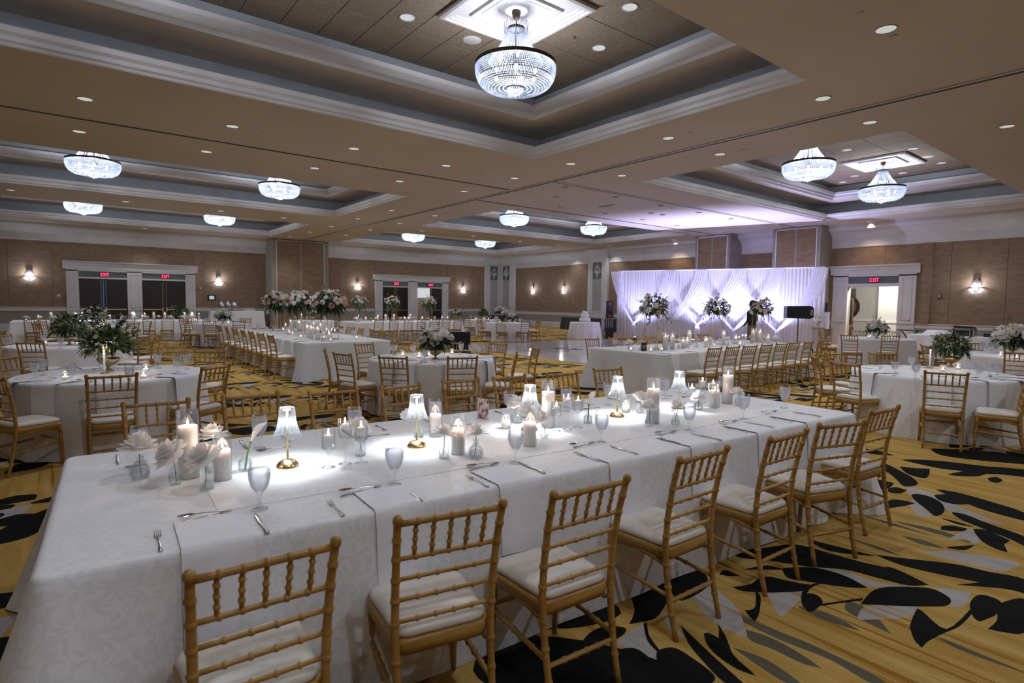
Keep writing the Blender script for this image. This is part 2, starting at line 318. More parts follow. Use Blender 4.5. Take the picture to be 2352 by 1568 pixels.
GRY=[c8((300,990),(540,980),(520,1030),(420,1130),(385,1140),(330,1060)), c8((875,1165),(920,1085),(1100,1078),(1250,1085),(1210,1150),(1000,1165)),
 c8((1190,340),(1230,330),(1450,400),(1500,440),(1830,570),(1500,500),(1430,460),(1330,400),(1250,400),(1200,370)),
 c8((1275,738),(1500,735),(1870,800),(1890,830),(1790,860),(1650,830),(1500,790)), c8((580,830),(800,860),(1000,930),(1200,955),(1100,965),(950,955),(750,890)),
 c8((0,1010),(60,1050),(120,1130),(130,1200),(155,1275),(60,1230),(0,1210)), c8((1480,640),(1600,590),(1650,650),(1620,690),(1560,660),(1440,660)),
 c8((1360,960),(1600,990),(1550,1080),(1470,1085),(1465,1040)),
 c7((690,1290),(800,1190),(930,1110),(1000,1240),(1030,1340),(1040,1400),(1120,1568),(1020,1568),(1010,1440),(920,1320),(800,1300)),
 c7((1290,900),(1400,830),(1480,840),(1650,990),(1700,1100),(1730,1210),(1600,1150),(1450,1080),(1350,960)), c7((1080,1050),(1110,1040),(1250,1220),(1150,1180)),
 c8((1190,430),(1250,400),(1300,450),(1350,515),(1270,510),(1230,470))]
OLV=[c8((120,1130),(300,1210),(600,1330),(950,1500),(1060,1568),(960,1568),(700,1420),(400,1300),(150,1180)), c8((140,1220),(300,1270),(480,1360),(650,1475),(520,1440),(330,1350),(200,1300)),
 c8((500,1080),(700,1130),(900,1240),(700,1180),(540,1110)), c8((820,1050),(950,1100),(1090,1258),(950,1190),(800,1105)), c8((1380,1270),(1600,1360),(1932,1500),(1800,1460),(1500,1345)),
 c8((80,1340),(300,1420),(520,1568),(430,1568),(250,1460)), c8((720,622),(1000,700),(1160,768),(1000,718)), c8((880,500),(1100,555),(1400,650),(1100,570)), c8((1100,540),(1400,600),(1640,690),(1380,622)), c8((1150,632),(1300,665),(1430,715),(1280,690))]
allp=[p for g in (BLK,GRY,OLV) for s in g for p in s]
bx0,bx1=min(p.x for p in allp),max(p.x for p in allp); by0,by1=min(p.y for p in allp),max(p.y for p in allp)
TX,TY=(bx1-bx0)*.92,(by1-by0)*.92; ox,oy=bx0+.04*TX,by0+.04*TY
def carpet_tile():
    polys=[]; pr=[]
    for pri,g in ((1,OLV),(2,GRY),(3,BLK)):
        for s in g:
            for i in (-1,0,1):
                for j in (-1,0,1):
                    q=[(p.x-ox+i*TX,p.y-oy+j*TY) for p in s]
                    if max(a for a,_ in q)<-.0 or min(a for a,_ in q)>TX or max(b for _,b in q)<0 or min(b for _,b in q)>TY: continue
                    polys.append(q); pr.append(pri)
    verts=[Vector((0,0)),Vector((TX,0)),Vector((TX,TY)),Vector((0,TY))]; faces=[[0,1,2,3]]; pri=[0]
    for q,p in zip(polys,pr):
        n=len(verts); verts+=[Vector(a) for a in q]; f=list(range(n,n+len(q)))
        ar=sum(q[k][0]*q[(k+1)%len(q)][1]-q[(k+1)%len(q)][0]*q[k][1] for k in range(len(q)))
        faces.append(f if ar>0 else f[::-1]); pri.append(p)
    vo,eo,fo,ov,oe,of=delaunay_2d_cdt(verts,[],faces,1,1e-4)
    fs=[];ms=[]
    for f,src in zip(fo,of):
        if 0 not in src: continue
        fs.append(tuple(f)); ms.append(max([pri[k] for k in src]+[0]))
    return [(v.x,v.y,0) for v in vo],fs,ms
tv,tf,tm=carpet_tile()
used=sorted({i for f in tf for i in f}); rm={i:k for k,i in enumerate(used)}
tv=[tv[i] for i in used]; tf=[tuple(rm[i] for i in f) for f in tf]
mb=MB()
ix0=math.floor((X0-ox)/TX); ix1=math.ceil((X1+5-ox)/TX); iy0=math.floor((Y0-oy)/TY); iy1=math.ceil((Y1+4-oy)/TY)
for i in range(ix0,ix1):
    for j in range(iy0,iy1):
        n=len(mb.v); mb.v+=[(x+ox+i*TX,y+oy+j*TY,0) for x,y,_ in tv]; mb.f+=[tuple(k+n for k in f) for f in tf]; mb.m+=tm
struct('floor',mb,['carpet_gold','carpet_olive','carpet_grey','carpet_black'],label='gold patterned carpet with black and grey leaves')
# ---- ceiling with tray coffers
ROWS=[(-5.0,1.3),(4.43,10.9),(17.45,23.8),(26.85,33.4)]; COLS=[(-2.3,9.18),(13.13,24.66)]
xs=[X0]+[v for c in COLS for v in c]+[X1]; ys=[Y0]+[v for r in ROWS for v in r]+[Y1]
mb=MB()
for i in range(len(xs)-1):
    for j in range(len(ys)-1):
        if i%2==1 and j%2==1: continue
        mb.add([(xs[i],ys[j],ZC),(xs[i+1],ys[j],ZC),(xs[i+1],ys[j+1],ZC),(xs[i],ys[j+1],ZC)],[(0,3,2,1)])
ceil=struct('ceiling',mb,'ceiling_tan')
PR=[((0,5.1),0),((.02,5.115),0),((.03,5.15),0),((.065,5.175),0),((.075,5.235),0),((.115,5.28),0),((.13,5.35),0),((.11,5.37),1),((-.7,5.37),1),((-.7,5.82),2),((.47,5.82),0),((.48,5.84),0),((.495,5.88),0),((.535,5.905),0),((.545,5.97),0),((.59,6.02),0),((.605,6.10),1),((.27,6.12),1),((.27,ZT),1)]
tile=MB().box(-.314,.314,-.585,.585,0,.03).mesh('ceiling_panel','ceiling_tile')
def medallion():
    m=MB(); prev=None
    steps=[(.92,0),(.92,-.05),(.88,-.07),(.84,-.07),(.82,-.05),(.78,-.05),(.76,-.03),(.72,-.03),(.70,-.01),(.56,-.01),(.54,-.05),(.50,-.06),(.47,-.05),(.45,-.01),(.42,.0),(.40,-.02),(.385,.0)]
    for r,z in steps: m.v+=[(-r,-r,z),(r,-r,z),(r,r,z),(-r,r,z)]
    for k in range(len(steps)-1):
        for j in range(4): m.f.append((4*k+j,4*k+4+j,4*k+4+(j+1)%4,4*k+(j+1)%4)); m.m.append(0)
    k=len(steps)-1; m.f.append((4*k+3,4*k+2,4*k+1,4*k)); m.m.append(0)
    return m.mesh('ceiling_medallion','white_paint')
med=medallion()
for ci,(xa,xb) in enumerate(COLS):
    for ri,(ya,yb) in enumerate(ROWS):
        mb=MB()
        for (o,z),_ in PR: mb.v+=[(xa+o,ya+o,z),(xb-o,ya+o,z),(xb-o,yb-o,z),(xa+o,yb-o,z)]
        for k in range(len(PR)-1):
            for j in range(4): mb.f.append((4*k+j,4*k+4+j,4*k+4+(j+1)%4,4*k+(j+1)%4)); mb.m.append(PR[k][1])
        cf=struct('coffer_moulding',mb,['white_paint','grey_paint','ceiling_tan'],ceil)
        xa2,xb2,ya2,yb2=xa+.27,xb-.27,ya+.27,yb-.27
        nx=round((xb2-xa2)/.6455); ny=round((yb2-ya2)/1.19)
        struct('coffer_backing',MB().add([(xa2,ya2,ZT+.02),(xb2,ya2,ZT+.02),(xb2,yb2,ZT+.02),(xa2,yb2,ZT+.02)],[(0,3,2,1)]),'black_fabric',cf)
        for i in range(nx):
            for j in range(ny):
                link('ceiling_panel',tile,cf,(xa2+(i+.5)*(xb2-xa2)/nx,ya2+(j+.5)*(yb2-ya2)/ny,ZT))
tr=lambda x0,x1,y0,y1: struct('partition_track',MB().box(x0,x1,y0,y1,ZC-.012,ZC+.01),'black_plastic',ceil)
tl=lambda x0,x1,y0,y1: struct('track_trim',MB().box(x0,x1,y0,y1,ZC-.02,ZC+.01),'white_paint',ceil)
XT=11.17
tr(XT-.03,XT+.03,Y0,34.3); tl(XT-.12,XT-.06,Y0,34.3); tl(XT+.04,XT+.09,Y0,34.3)
tr(X0,XT-.2,14.26,14.32); tr(XT+.1,25.4,12.5,12.56); tr(XT+.1,25.4,16.42,16.48); tl(XT+.1,25.4,12.40,12.47)
# ---- walls.  wall-local frame: x along the wall, y into the wall, z up
wl=lambda px,py,d=0: (lambda p:(p.x,p.z))(aty(px,py,Y1-d))
wr=lambda px,py,d=0: (lambda p:(-p.y,p.z))(atx(px,py,X1-d))
def wallboxes(x0,x1,holes,h=ZC):
    m=MB(); cur=x0
    for a,b,t in sorted(holes):
        m.box(cur,a,0,.2,0,h); m.box(a,b,0,.2,t,h); cur=b
    m.box(cur,x1,0,.2,0,h); return m
ZR0,ZR1,ZTR=.94,1.13,4.27
DR=[16.78,18.66,19.37,21.33]
wallL=struct('wall_left',wallboxes(X0,X1,[(DR[2],DR[3],2.55)]),'wall_taupe',loc=(0,Y1,0))
rdo=(-wr(1950,660)[0],-wr(2066,657)[0]); zr=wr(2000,658)[1]
wallR=struct('wall_right',wallboxes(-Y1,-Y0,[(-rdo[0],-rdo[1],zr)]),'wall_taupe',loc=(X1,0,0),rz=-PI/2)
struct('wall_near',MB().box(X0,X1,Y0-.2,Y0,0,ZC),'wall_fabric'); struct('wall_back',MB().box(X0-.2,X0,Y0,Y1,0,ZC),'wall_fabric')
def dress(wall,segs,seams,ztr,zr0,zr1,gaps=()):
    full=segs
    for a,b in full:
        fr=[(0,ztr),(-.05,ztr),(-.06,ztr+.05),(-.04,ztr+.08),(-.04,ztr+.36),(-.10,ztr+.46),(-.22,ztr+.62),(-.42,ztr+.72),(-.46,ZC-.02),(-.5,ZC),(0,ZC)]
        struct('crown_moulding',MB().sweep(fr,a,b),'white_paint',wall)
    for g0,g1,gz in gaps:
        segs=[q for a,b in segs for q in (((a,g0),(g1,b)) if a<g0 and g1<b else ((a,b),))]
        cuts=[g0]+[s for s in sorted(seams) if g0+.1<s<g1-.1]+[g1]
        for i in range(len(cuts)-1): struct('fabric_panel',MB().box(cuts[i]+.006,cuts[i+1]-.006,-.03,0,gz,ztr),'wall_fabric',wall)
    for a,b in segs:
        rail=[(0,zr0),(-.03,zr0),(-.035,zr0+.05),(-.025,zr0+.08),(-.025,zr1-.07),(-.06,zr1-.03),(-.06,zr1),(0,zr1)]
        struct('chair_rail',MB().sweep(rail,a,b),'white_paint',wall)
        struct('baseboard',MB().sweep([(0,0),(-.03,0),(-.03,.26),(-.02,.30),(-.012,.36),(0,.36)],a,b),'white_paint',wall)
        cuts=[a]+[s for s in sorted(seams) if a+.1<s<b-.1]+[b]
        for i in range(len(cuts)-1): struct('fabric_panel',MB().box(cuts[i]+.006,cuts[i+1]-.006,-.03,0,zr1,ztr),'wall_fabric',wall)
PL=(wl(606,650)[0],); 
pkx0,pkx1=aty(624,650,34.3).x,aty(755,650,34.3).x
pilL=wl(1112,650)[0]; pilR=wr(1185,650)[0]
sm=[-5.17,-3.54,-1.91,-.29,1.3,2.93,4.56,6.19,7.8,14.3,15.9,17.5,19.2,20.8,22.4,24.0]
dress(wallL,[(X0,pkx0),(pkx1,pilL)],sm,ZTR,ZR0,ZR1,[(.25,5.75,3.3),(16.28,21.82,3.3)])
P3a,P3b=wr(1355,620)[0],wr(1400,620)[0]; stepx=wr(1500,600)[0]
pkA=(-atx(1597,580,X1-1.1).y,-atx(1676,580,X1-1.1).y); pkB=(-atx(1775,560,X1-1.1).y,-atx(1885,560,X1-1.1).y); st2=wr(2140,600)[0]
smr=[wr(px,600)[0] for px in (2186,2316)]+[-9.3,-3.7,-2.1,-.5,1.1]
zt=wr(2352,544)[1]; za,zb=wr(2352,763)[1],wr(2352,750.7)[1]
dgap=(wr(1915,680)[0]+.03,wr(2105,680)[0]-.03,wr(2010,609)[1]-.08)
dress(wallR,[(pilR,P3a),(P3b,pkA[0]),(pkA[1],pkB[0]),(pkB[1],-Y0)],smr,zt,za,zb,[dgap])
struct('wall_column',MB().box(wr(2121,640)[0],wr(2141,640)[0],-.14,0,zb,zt),'wall_fabric',wallR)
# ---- partition storage pockets
def pocket(wall,x0,x1,d,lab):
    m=MB().box(x0,x1,-d,0,0,ZC); b=struct('partition_pocket',m,'wall_taupe',wall,label=lab)
    w=x1-x0; a=x0+.10*w; c=x1-.10*w; mid=(a+c)/2
    struct('pocket_door',MB().box(a,mid-.05,-d-.02,-d,.02,ZC-.12),'wall_fabric',b); struct('pocket_door',MB().box(mid+.05,c,-d-.02,-d,.02,ZC-.12),'wall_fabric',b)
    struct('pocket_seam',MB().box(mid-.05,mid+.05,-d-.012,-d,.02,ZC-.12),'wall_taupe',b)
    for q in (a-.05,c+.05): struct('edge_strip',MB().box(q-.025,q+.025,-d-.03,-d,.02,ZC-.1),'white_paint',b)
    struct('pocket_header',MB().box(a,c,-d-.025,-d,ZC-.12,ZC-.06),'white_paint',b)
pocket(wallL,pkx0,pkx1,1.2,'tall brown partition pocket on the wall of doors')
pocket(wallR,*pkA,1.1,'brown partition pocket behind the white drape'); pocket(wallR,*pkB,1.1,'brown partition pocket beside the open doorway')
# ---- lattice pilasters
def pilaster(wall,x0,x1,zp0,zp1,d=.18):
    p=struct('pilaster',MB().box(x0,x1,-d,0,0,ZC),'white_paint',wall)
    struct('pilaster_capital',MB().sweep([(0,4.55),(-d-.03,4.55),(-d-.05,4.62),(-d-.12,4.8),(-d-.3,4.98),(-d-.34,ZC),(0,ZC)],x0-.05,x1+.05),'white_paint',p)
    w=x1-x0; a,c=x0+.27*w,x1-.27*w
    struct('inset_panel',MB().box(a,c,-d-.006,-d,zp0,zp1),'transom',p)
    f=MB(); t=.06
    f.box(a-t,a,-d-.04,-d,zp0-t,zp1+t); f.box(c,c+t,-d-.04,-d,zp0-t,zp1+t); f.box(a,c,-d-.04,-d,zp1,zp1+t); f.box(a,c,-d-.04,-d,zp0-t,zp0)
    struct('panel_frame',f,'white_paint',p)
    L=MB(); q=.13; zt_=zp1-1.05; hw=.022; n=int((zt_-zp0+(c-a))/q)+1
    for s in (1,-1):
        for i in range(-int((c-a)/q)-1,n+1):
            za_=zp0+i*q; pts=[]
            # line z = za_ + (x-a) for s=1, mirrored for s=-1, clipped to the panel
            u0,u1=max(0,zp0-za_),min(c-a,zt_-za_)
            if u1-u0<.03: continue
            xa=a+u0 if s>0 else c-u0; xb=a+u1 if s>0 else c-u1; z0,z1=za_+u0,za_+u1
            y=-d-.02-(.004 if s>0 else 0)
            L.add([(xa,y,z0-hw),(xa,y,z0+hw),(xb,y,z1+hw),(xb,y,z1-hw),(xa,-d-.006,z0-hw),(xa,-d-.006,z0+hw),(xb,-d-.006,z1+hw),(xb,-d-.006,z1-hw)],[(0,1,2,3),(0,4,5,1),(3,2,6,7)])
    struct('lattice',L,'white_paint',p)
    cx=(a+c)/2; cz=zp1-.62; O=MB()
    for k in range(9):   # carved leaf crest
        an=PI*(k/8); r=.42*(c-a) if k not in (4,) else .62*(c-a)
        px_,pz_=cx+r*math.cos(an),cz+r*1.25*math.sin(an); dx,dz=px_-cx,pz_-cz; ln=math.hypot(dx,dz); nx_,nz_=-dz/ln*.07,dx/ln*.07
        O.prism([(cx,cz),(cx+dx*.55+nx_,cz+dz*.55+nz_),(px_,pz_),(cx+dx*.55-nx_,cz+dz*.55-nz_)],-d-.04,-d-.006)
    O.prism([(cx+.16*(c-a)*math.cos(2*PI*i/10),cz+.2*(c-a)*math.sin(2*PI*i/10)) for i in range(10)],-d-.06,-d-.006)
    O.prism([(cx-.1,cz),(cx+.1,cz),(cx,cz-.42)],-d-.035,-d-.006)
    struct('carved_crest',O,'white_paint',p)
pilaster(wallL,pilL,X1-.02,.2,4.35); pilaster(wallR,-Y1+.02,pilR,.2,4.35); pilaster(wallR,P3a,P3b,1.15,4.2)
# ---- door cases
LET={'E':[(0,.18,0,1),(.18,.75,0,.18),(.18,.62,.42,.58),(.18,.75,.82,1)],'I':[(0,.2,0,1)],'T':[(0,.8,.82,1),(.3,.5,0,.82)]}
def exit_sign(parent,x,z,y,w=.34,h=.24):
    e=struct('exit_sign',MB().box(x-w/2,x+w/2,y-.06,y,z-h/2,z+h/2),'black_plastic',parent,label='black sign with red lit letters reading EXIT')
    m=MB(); lh=h*.68; cx=x-.39*w; s=lh*.62
    for ch in 'EXIT':
        if ch=='X':
            t=.13*lh
            m.prism([(cx,z-lh/2),(cx+t,z-lh/2),(cx+.85*s,z+lh/2),(cx+.85*s-t,z+lh/2)],y-.066,y-.06); m.prism([(cx,z+lh/2),(cx+t,z+lh/2),(cx+.85*s,z-lh/2),(cx+.85*s-t,z-lh/2)],y-.066,y-.06)
            cx+=1.05*s
        else:
            for a,b,c,d in LET[ch]: m.box(cx+a*s,cx+b*s,y-.066,y-.06,z-lh/2+c*lh,z-lh/2+d*lh)
            cx+={'E':.98,'I':.42,'T':.9}[ch]*s
    struct('exit_letters',m,'exit_red',e)
def leaf_door(parent,x0,x1,ztop,handle_right,y=-.02):
    d=struct('door_leaf',MB().box(x0,x1,y-.04,y,.01,ztop),'wood_dark',parent)
    w=x1-x0; f=MB()
    for z0,z1 in ((.25,.9),(1.2,ztop-.2)):
        for a,b,c,e in ((x0+.15,x1-.15,z0,z0+.025),(x0+.15,x1-.15,z1-.025,z1),(x0+.15,x0+.175,z0,z1),(x1-.175,x1-.15,z0,z1)): f.box(a,b,y-.05,y-.04,c,e)
    struct('door_panel_moulding',f,'wood_dark',d)
    struct('push_bar',MB().box(x0+.06,x1-.06,y-.12,y-.07,1.0,1.05),'brass',d)
    hx=x1-.07 if handle_right else x0+.07
    struct('latch_rod',MB().tube([(hx,y-.06,.1),(hx,y-.06,ztop-.06)],.014,6),'brass',d); struct('latch_case',MB().box(hx-.035,hx+.035,y-.11,y-.04,.93,1.14),'brass',d)
def door_case(name,wall,x0,x1,ops,zcap,ztt,ztb,zdoor,d=.12):
    c=MB(); 
    edges=[x0]+[v for o in ops for v in o]+[x1]
    for i in range(0,len(edges),2): c.box(edges[i],edges[i+1],-d,0,0,ztt+.05)
    c.box(x0,x1,-d,0,ztt,ztt+.12)
    for a,b in ops: c.box(a,b,-d,0,zdoor,ztb)
    o=struct(name,c,'white_paint',wall)
    cp=[(0,ztt+.1),(-d-.02,ztt+.1),(-d-.02,zcap-.22),(-d-.05,zcap-.18),(-d-.08,zcap-.10),(-d-.16,zcap-.04),(-d-.16,zcap),(0,zcap)]
    struct('cornice',MB().sweep(cp,x0-.12,x1+.12),'white_paint',o)
    for a,b in ops: struct('transom_panel',MB().box(a,b,-.06,-.03,ztb,ztt),'transom',o); exit_sign(o,(a+b)/2+.03,(ztt+ztb)/2,-.06)
    for i in range(0,len(edges),2):
        a,b=edges[i],edges[i+1]; m=MB(); t=.03; i0=.22*(b-a)
        for z0,z1 in ((.2,.95),(1.12,ztt-.1)):
            for q in ((a+i0,b-i0,z0,z0+t),(a+i0,b-i0,z1-t,z1),(a+i0,a+i0+t,z0,z1),(b-i0-t,b-i0,z0,z1)): m.box(q[0],q[1],-d-.02,-d,q[2],q[3])
        m.box(a,b,-d-.03,-d,.98,1.06); struct('jamb_moulding',m,'white_paint',o)
    return o
d1=door_case('door_1',wallL,.22,5.78,[(.71,2.69),(3.33,5.31)],3.38,2.9,2.62,2.54)
leaf_door(d1,.71,1.66,2.54,True); leaf_door(d1,1.72,2.69,2.54,False); leaf_door(d1,3.33,4.30,2.54,True); leaf_door(d1,4.34,5.31,2.54,False)
struct('blue_light_gap',MB().box(1.675,1.705,-.018,-.004,.05,2.52),'blue_strip',d1,label='strip of blue light between the door leaves')
d2=door_case('door_2',wallL,16.25,21.85,[(DR[0],DR[1]),(DR[2],DR[3])],3.36,2.94,2.63,2.55)
m_=(DR[0]+DR[1])/2; leaf_door(d2,DR[0],m_-.03,2.55,True); leaf_door(d2,m_+.03,DR[1],2.55,False)
leaf_door(d2,20.4,DR[3],2.55,False)
# the open leaf stands ajar into the room of the corridor
ol=struct('door_leaf',MB().box(0,.95,-.02,.02,.01,2.53),'wood_brown',d2,loc=(DR[2]+.03,.15,0),rz=R_(68)); struct('push_bar',MB().box(.06,.9,-.1,-.05,1.0,1.05),'brass',ol)
r0,r1=-rdo[0],-rdo[1]
rx0,rx1=wr(1915,680)[0],wr(2105,680)[0]
d3=door_case('door_3',wallR,rx0,rx1,[(r0,r1)],wr(2010,609)[1],wr(2000,635)[1],wr(2000,651)[1],zr)
# ---- corridor behind door_2 and foyer behind door_3
struct('wall_corridor',MB().box(17,24,3.2,3.3,0,3).box(17,17.1,.2,3.2,0,3).box(23.9,24,.2,3.2,0,3).box(17,24,.2,3.3,3,3.1),'foyer_wall',loc=(0,Y1,0))
struct('trim_1',MB().box(19.9,22.6,3.1,3.2,1.9,2.75),'lens_cool',loc=(0,Y1,0),label='bright window at the end of the corridor')
struct('trim_2',MB().box(20.6,21.6,3.12,3.2,.35,1.85),'foyer_pink',loc=(0,Y1,0))
lamp('POINT','corridor_light',(20.6,Y1+1.6,2.7),25,(1,.97,.92),.1)
FX=X1+4.2
struct('wall_foyer',MB().box(FX,FX+.1,6.2,14,0,3.1).box(X1+.2,FX,14,14.1,0,3.1).box(X1+.2,FX,4.9,5.0,0,3.1).box(FX,FX+.1,5.0,6.2,0,3.1),'foyer_wall')
struct('ceiling_foyer',MB().box(X1+.2,FX,5,14,3.1,3.2),'white_paint')
struct('wall_foyer_return',MB().box(X1+2.3,FX,5.0,atx(2017,700,X1+2.3).y,0,3.1),'foyer_wall')
struct('trim_3',MB().box(FX-.05,FX,8,14,.94,1.06).box(X1+2.25,X1+2.3,5,atx(2017,700,X1+2.3).y,.94,1.06),'white_paint')
fl=thing('foyer_downlight','round white ceiling lamp in the lit foyer beyond the doorway','ceiling light',(X1+.75,9.7,3.1))
link('lamp_disc',MB().lathe([(.16,-.03),(.16,0)],20).mesh('lamp_disc','foyer_lamp'),fl); lamp('POINT','foyer_light',(0,0,-.12),LP['foyer'],(1,.97,.93),.12,fl)
# ================================================================== LIGHT FITTINGS
def lerp(pts,t):
    t=max(0,min(1,t))*(len(pts)-1); i=min(int(t),len(pts)-2); f=t-i
    return tuple(a+(b-a)*f for a,b in zip(pts[i],pts[i+1]))
def chandelier_spec(q=1.0):
    sp=[]
    sp.append(('ceiling_canopy',MB().lathe([(.075,-.03),(.075,-.05),(.065,-.07),(.06,-.10),(.045,-.13),(.02,-.15),(.0,-.15)],20).mesh('ceiling_canopy','bronze',True),(0,0,0),0))
    sp.append(('stem',MB().tube([(0,0,-.14),(0,0,-.98)],.009,6).mesh('stem','bronze'),(0,0,0),0))
    rng=lambda r,z0,z1,t,nm,n=40: MB().lathe([(r-t,z0),(r,z0),(r,z1),(r-t,z1),(r-t,z0)],n,close=False).mesh(nm,'bronze',False)
    sp.append(('crown_ring',rng(.14,-.315,-.275,.012,'crown_ring',28),(0,0,0),0))
    m=MB()
    for k in range(14):
        a=2*PI*k/14; c,s=math.cos(a),math.sin(a); P=[]
        for i in range(9):
            t=i/8; w=(t-.5)*.06; z=-.36+.16*math.sin(PI*t)**.6; r=.19+.01*math.sin(PI*t)
            P.append((r*c-w*s,r*s+w*c,z))
        m.tube(P,.0035,4,False)
    sp.append(('wire_loops',m.mesh('wire_loops','silver'),(0,0,0),0,'stuff'))
    m=MB(); up=[(.14,-.32),(.175,-.42),(.225,-.52),(.29,-.62),(.37,-.73),(.45,-.84)]; ns=int(44*q); nb=int(26*q)
    for k in range(ns):
        a=2*PI*k/ns
        for i in range(nb):
            r,z=lerp(up,(i+.5)/nb); b=.0112/q*(1+.3*(i/nb)); m.octa((r*math.cos(a),r*math.sin(a),z),b,b*1.05)
    sp.append(('upper_crystal_strands',m.mesh('upper_crystal_strands','crystal'),(0,0,0),0,'stuff'))
    sp.append(('rim_ring',rng(.665,-.90,-.845,.02,'rim_ring',56),(0,0,0),0))
    m=MB(); bk=[(.655,-.90),(.655,-.97),(.645,-1.04),(.62,-1.11),(.57,-1.18),(.48,-1.235),(.34,-1.25),(.15,-1.235)]; nr=int(19*q)
    for i in range(nr):
        r,z=lerp(bk,(i+.3)/nr); n=max(20,int(2*PI*r/(.030/q))); b=.0136/q
        if i in (8,9) and q>=1:   # band of long baguette crystals
            if i==8:
                r2_,z2_=lerp(bk,(i+1.9)/nr)
                for k in range(n):
                    a=2*PI*k/n; c,s=math.cos(a),math.sin(a)
                    m.tube([(r*c,r*s,z),(r2_*c,r2_*s,z2_)],.008,4)
            continue
        for k in range(n):
            a=2*PI*(k+.5*(i%2))/n; m.octa((r*math.cos(a),r*math.sin(a),z),b)
    sp.append(('crystal_basket',m.mesh('crystal_basket','crystal'),(0,0,0),0,'stuff'))
    sp.append(('bottom_ring',rng(.14,-1.24,-1.20,.012,'bottom_ring',28),(0,0,0),0))
    m=MB()
    for k in range(int(26*q)):
        a=2*PI*k/int(26*q)
        for i in range(7):
            t=i/6; r=.132-.055*t*t; m.octa((r*math.cos(a),r*math.sin(a),-1.245-.08*t),.008)
    sp.append(('crystal_fringe',m.mesh('crystal_fringe','crystal'),(0,0,0),0,'stuff'))
    sp.append(('crystal_finial',MB().sphere((0,0,-1.345),.02,10,6).mesh('crystal_finial','crystal',True),(0,0,0),0))
    bm=MB().sphere((0,0,0),.028,8,6,1.4).mesh('bulb','bulb',True)
    for k in range(6):
        a=2*PI*k/6+.4; sp.append(('bulb',bm,(.36*math.cos(a),.36*math.sin(a),-1.02),0))
    for k in range(3): sp.append(('bulb',bm,(.08*math.cos(k*2.1),.08*math.sin(k*2.1),-.66),0))
    return sp
CH1=chandelier_spec(1.0); CH2=chandelier_spec(.72)
CX=[.85,6.0,16.2,21.3]; CY=[(4.43+10.9)/2,20.65,30.1,-1.85]  # last row is out of view, added as fill light from behind the camera
cl={(0,0):'basket in the tray nearest the entrance',}
for i,x in enumerate(CX):
    for j,y in enumerate(CY):
        lab=['domed crystal basket chandelier above the head table tray','bright crystal basket chandelier in the middle tray','bright crystal basket chandelier in the tray beside the wall of doors','unseen crystal basket chandelier added as fill light behind the head table chairs'][j] if i<2 else ['crystal basket chandelier in the tray by the open doorway','crystal basket chandelier in the tray above the dance floor','crystal basket chandelier in the corner tray by lattice panels','unseen crystal basket chandelier added as fill light over the open carpet'][j]
        if (i,j)==(1,0): lab='large crystal basket chandelier under a square stepped white medallion'
        t=spec_inst(CH1 if (i,j) in ((1,0),(0,0),(2,0)) else CH2,'chandelier',lab,'chandelier',(x,y,ZT),random.random(),'crystal chandeliers in the ceiling trays')
        link('ceiling_medallion',med,ceil,(x,y,ZT-.012))
        lamp('POINT','chandelier_light',(0,0,-.98),LP['chand'],LP['c_chand'],.05,t)
# ---- wall sconces
def sconce_spec():
    sp=[('back_plate',MB().box(-.06,.06,-.03,0,-.12,.3).mesh('back_plate','bronze'),(0,0,0),0)]
    half=lambda r,z0,z1,nm: MB().prism([(0,0)],0,0) if 0 else None
    m=MB(); n=18
    P=[(.235*math.cos(PI+PI*k/n),.235*math.sin(PI+PI*k/n)*.8) for k in range(n+1)]
    m.tube([(x,y,0) for x,y in P],.016,6); sp.append(('rim_band',m.mesh('rim_band','bronze'),(0,0,0),0))
    m=MB(); m.tube([(.09*math.cos(PI+PI*k/8),.09*math.sin(PI+PI*k/8),.30) for k in range(9)],.014,6); sp.append(('top_band',m.mesh('top_band','bronze'),(0,0,0),0))
    m=MB()
    for k in range(15):
        a=PI+PI*k/14
        for i in range(12):
            t=i/11; r=.085+.10*t**1.6; m.octa((r*math.cos(a),r*.8*math.sin(a)-.005,.29-.27*t),.012)
        for i in range(7):
            t=i/6; r=.225*math.cos(t*1.15); m.octa((r*math.cos(a),r*.8*math.sin(a)-.005,-.02-.19*math.sin(t*1.4)),.016)
    sp.append(('crystal_strands',m.mesh('crystal_strands','crystal'),(0,0,0),0,'stuff'))
    m=MB()
    for k in range(5):
        a=PI+PI*(k+.5)/5; m.tube([(.09*math.cos(a),.07*math.sin(a)-.01,.31),(.11*math.cos(a),.09*math.sin(a)-.01,.37),(.12*math.cos(a),.1*math.sin(a)-.01,.33)],.004,4)
    sp.append(('wire_loops',m.mesh('wire_loops_s','silver'),(0,0,0),0,'stuff'))
    b=MB().sphere((0,-.08,.08),.03,8,6,1.4).mesh('bulb_s','bulb',True); sp.append(('bulb',b,(0,0,0),0)); sp.append(('bulb',b,(0,0,-.14),0))
    return sp
SC=sconce_spec()
def sconce(p,rz,lab):
    t=spec_inst(SC,'wall_sconce',lab,'sconce',p,rz,'crystal wall sconces'); lamp('POINT','sconce_light',(0,-.16,.06),LP['sconce'],LP['c_chand'],.06,t)
for px,py,lab in ((68,634,'crystal wall sconce left of the closed dark double doors'),(502,647,'crystal wall sconce above the small lit wall screen'),(821,658,'crystal wall sconce right of the tall partition pocket'),(1063,666,'crystal wall sconce between door case and lattice pilaster')):
    p=aty(px,py,Y1-.03); sconce(p,0,lab)
for px,py,lab in ((1225,668,'crystal wall sconce beside the corner lattice pilaster, above the buffet'),(1296,667,'crystal wall sconce beside the lone lattice pilaster'),(2243,661,'crystal wall sconce right of the open doorway')):
    p=atx(px,py,X1-.03); sconce(p,-PI/2,lab)
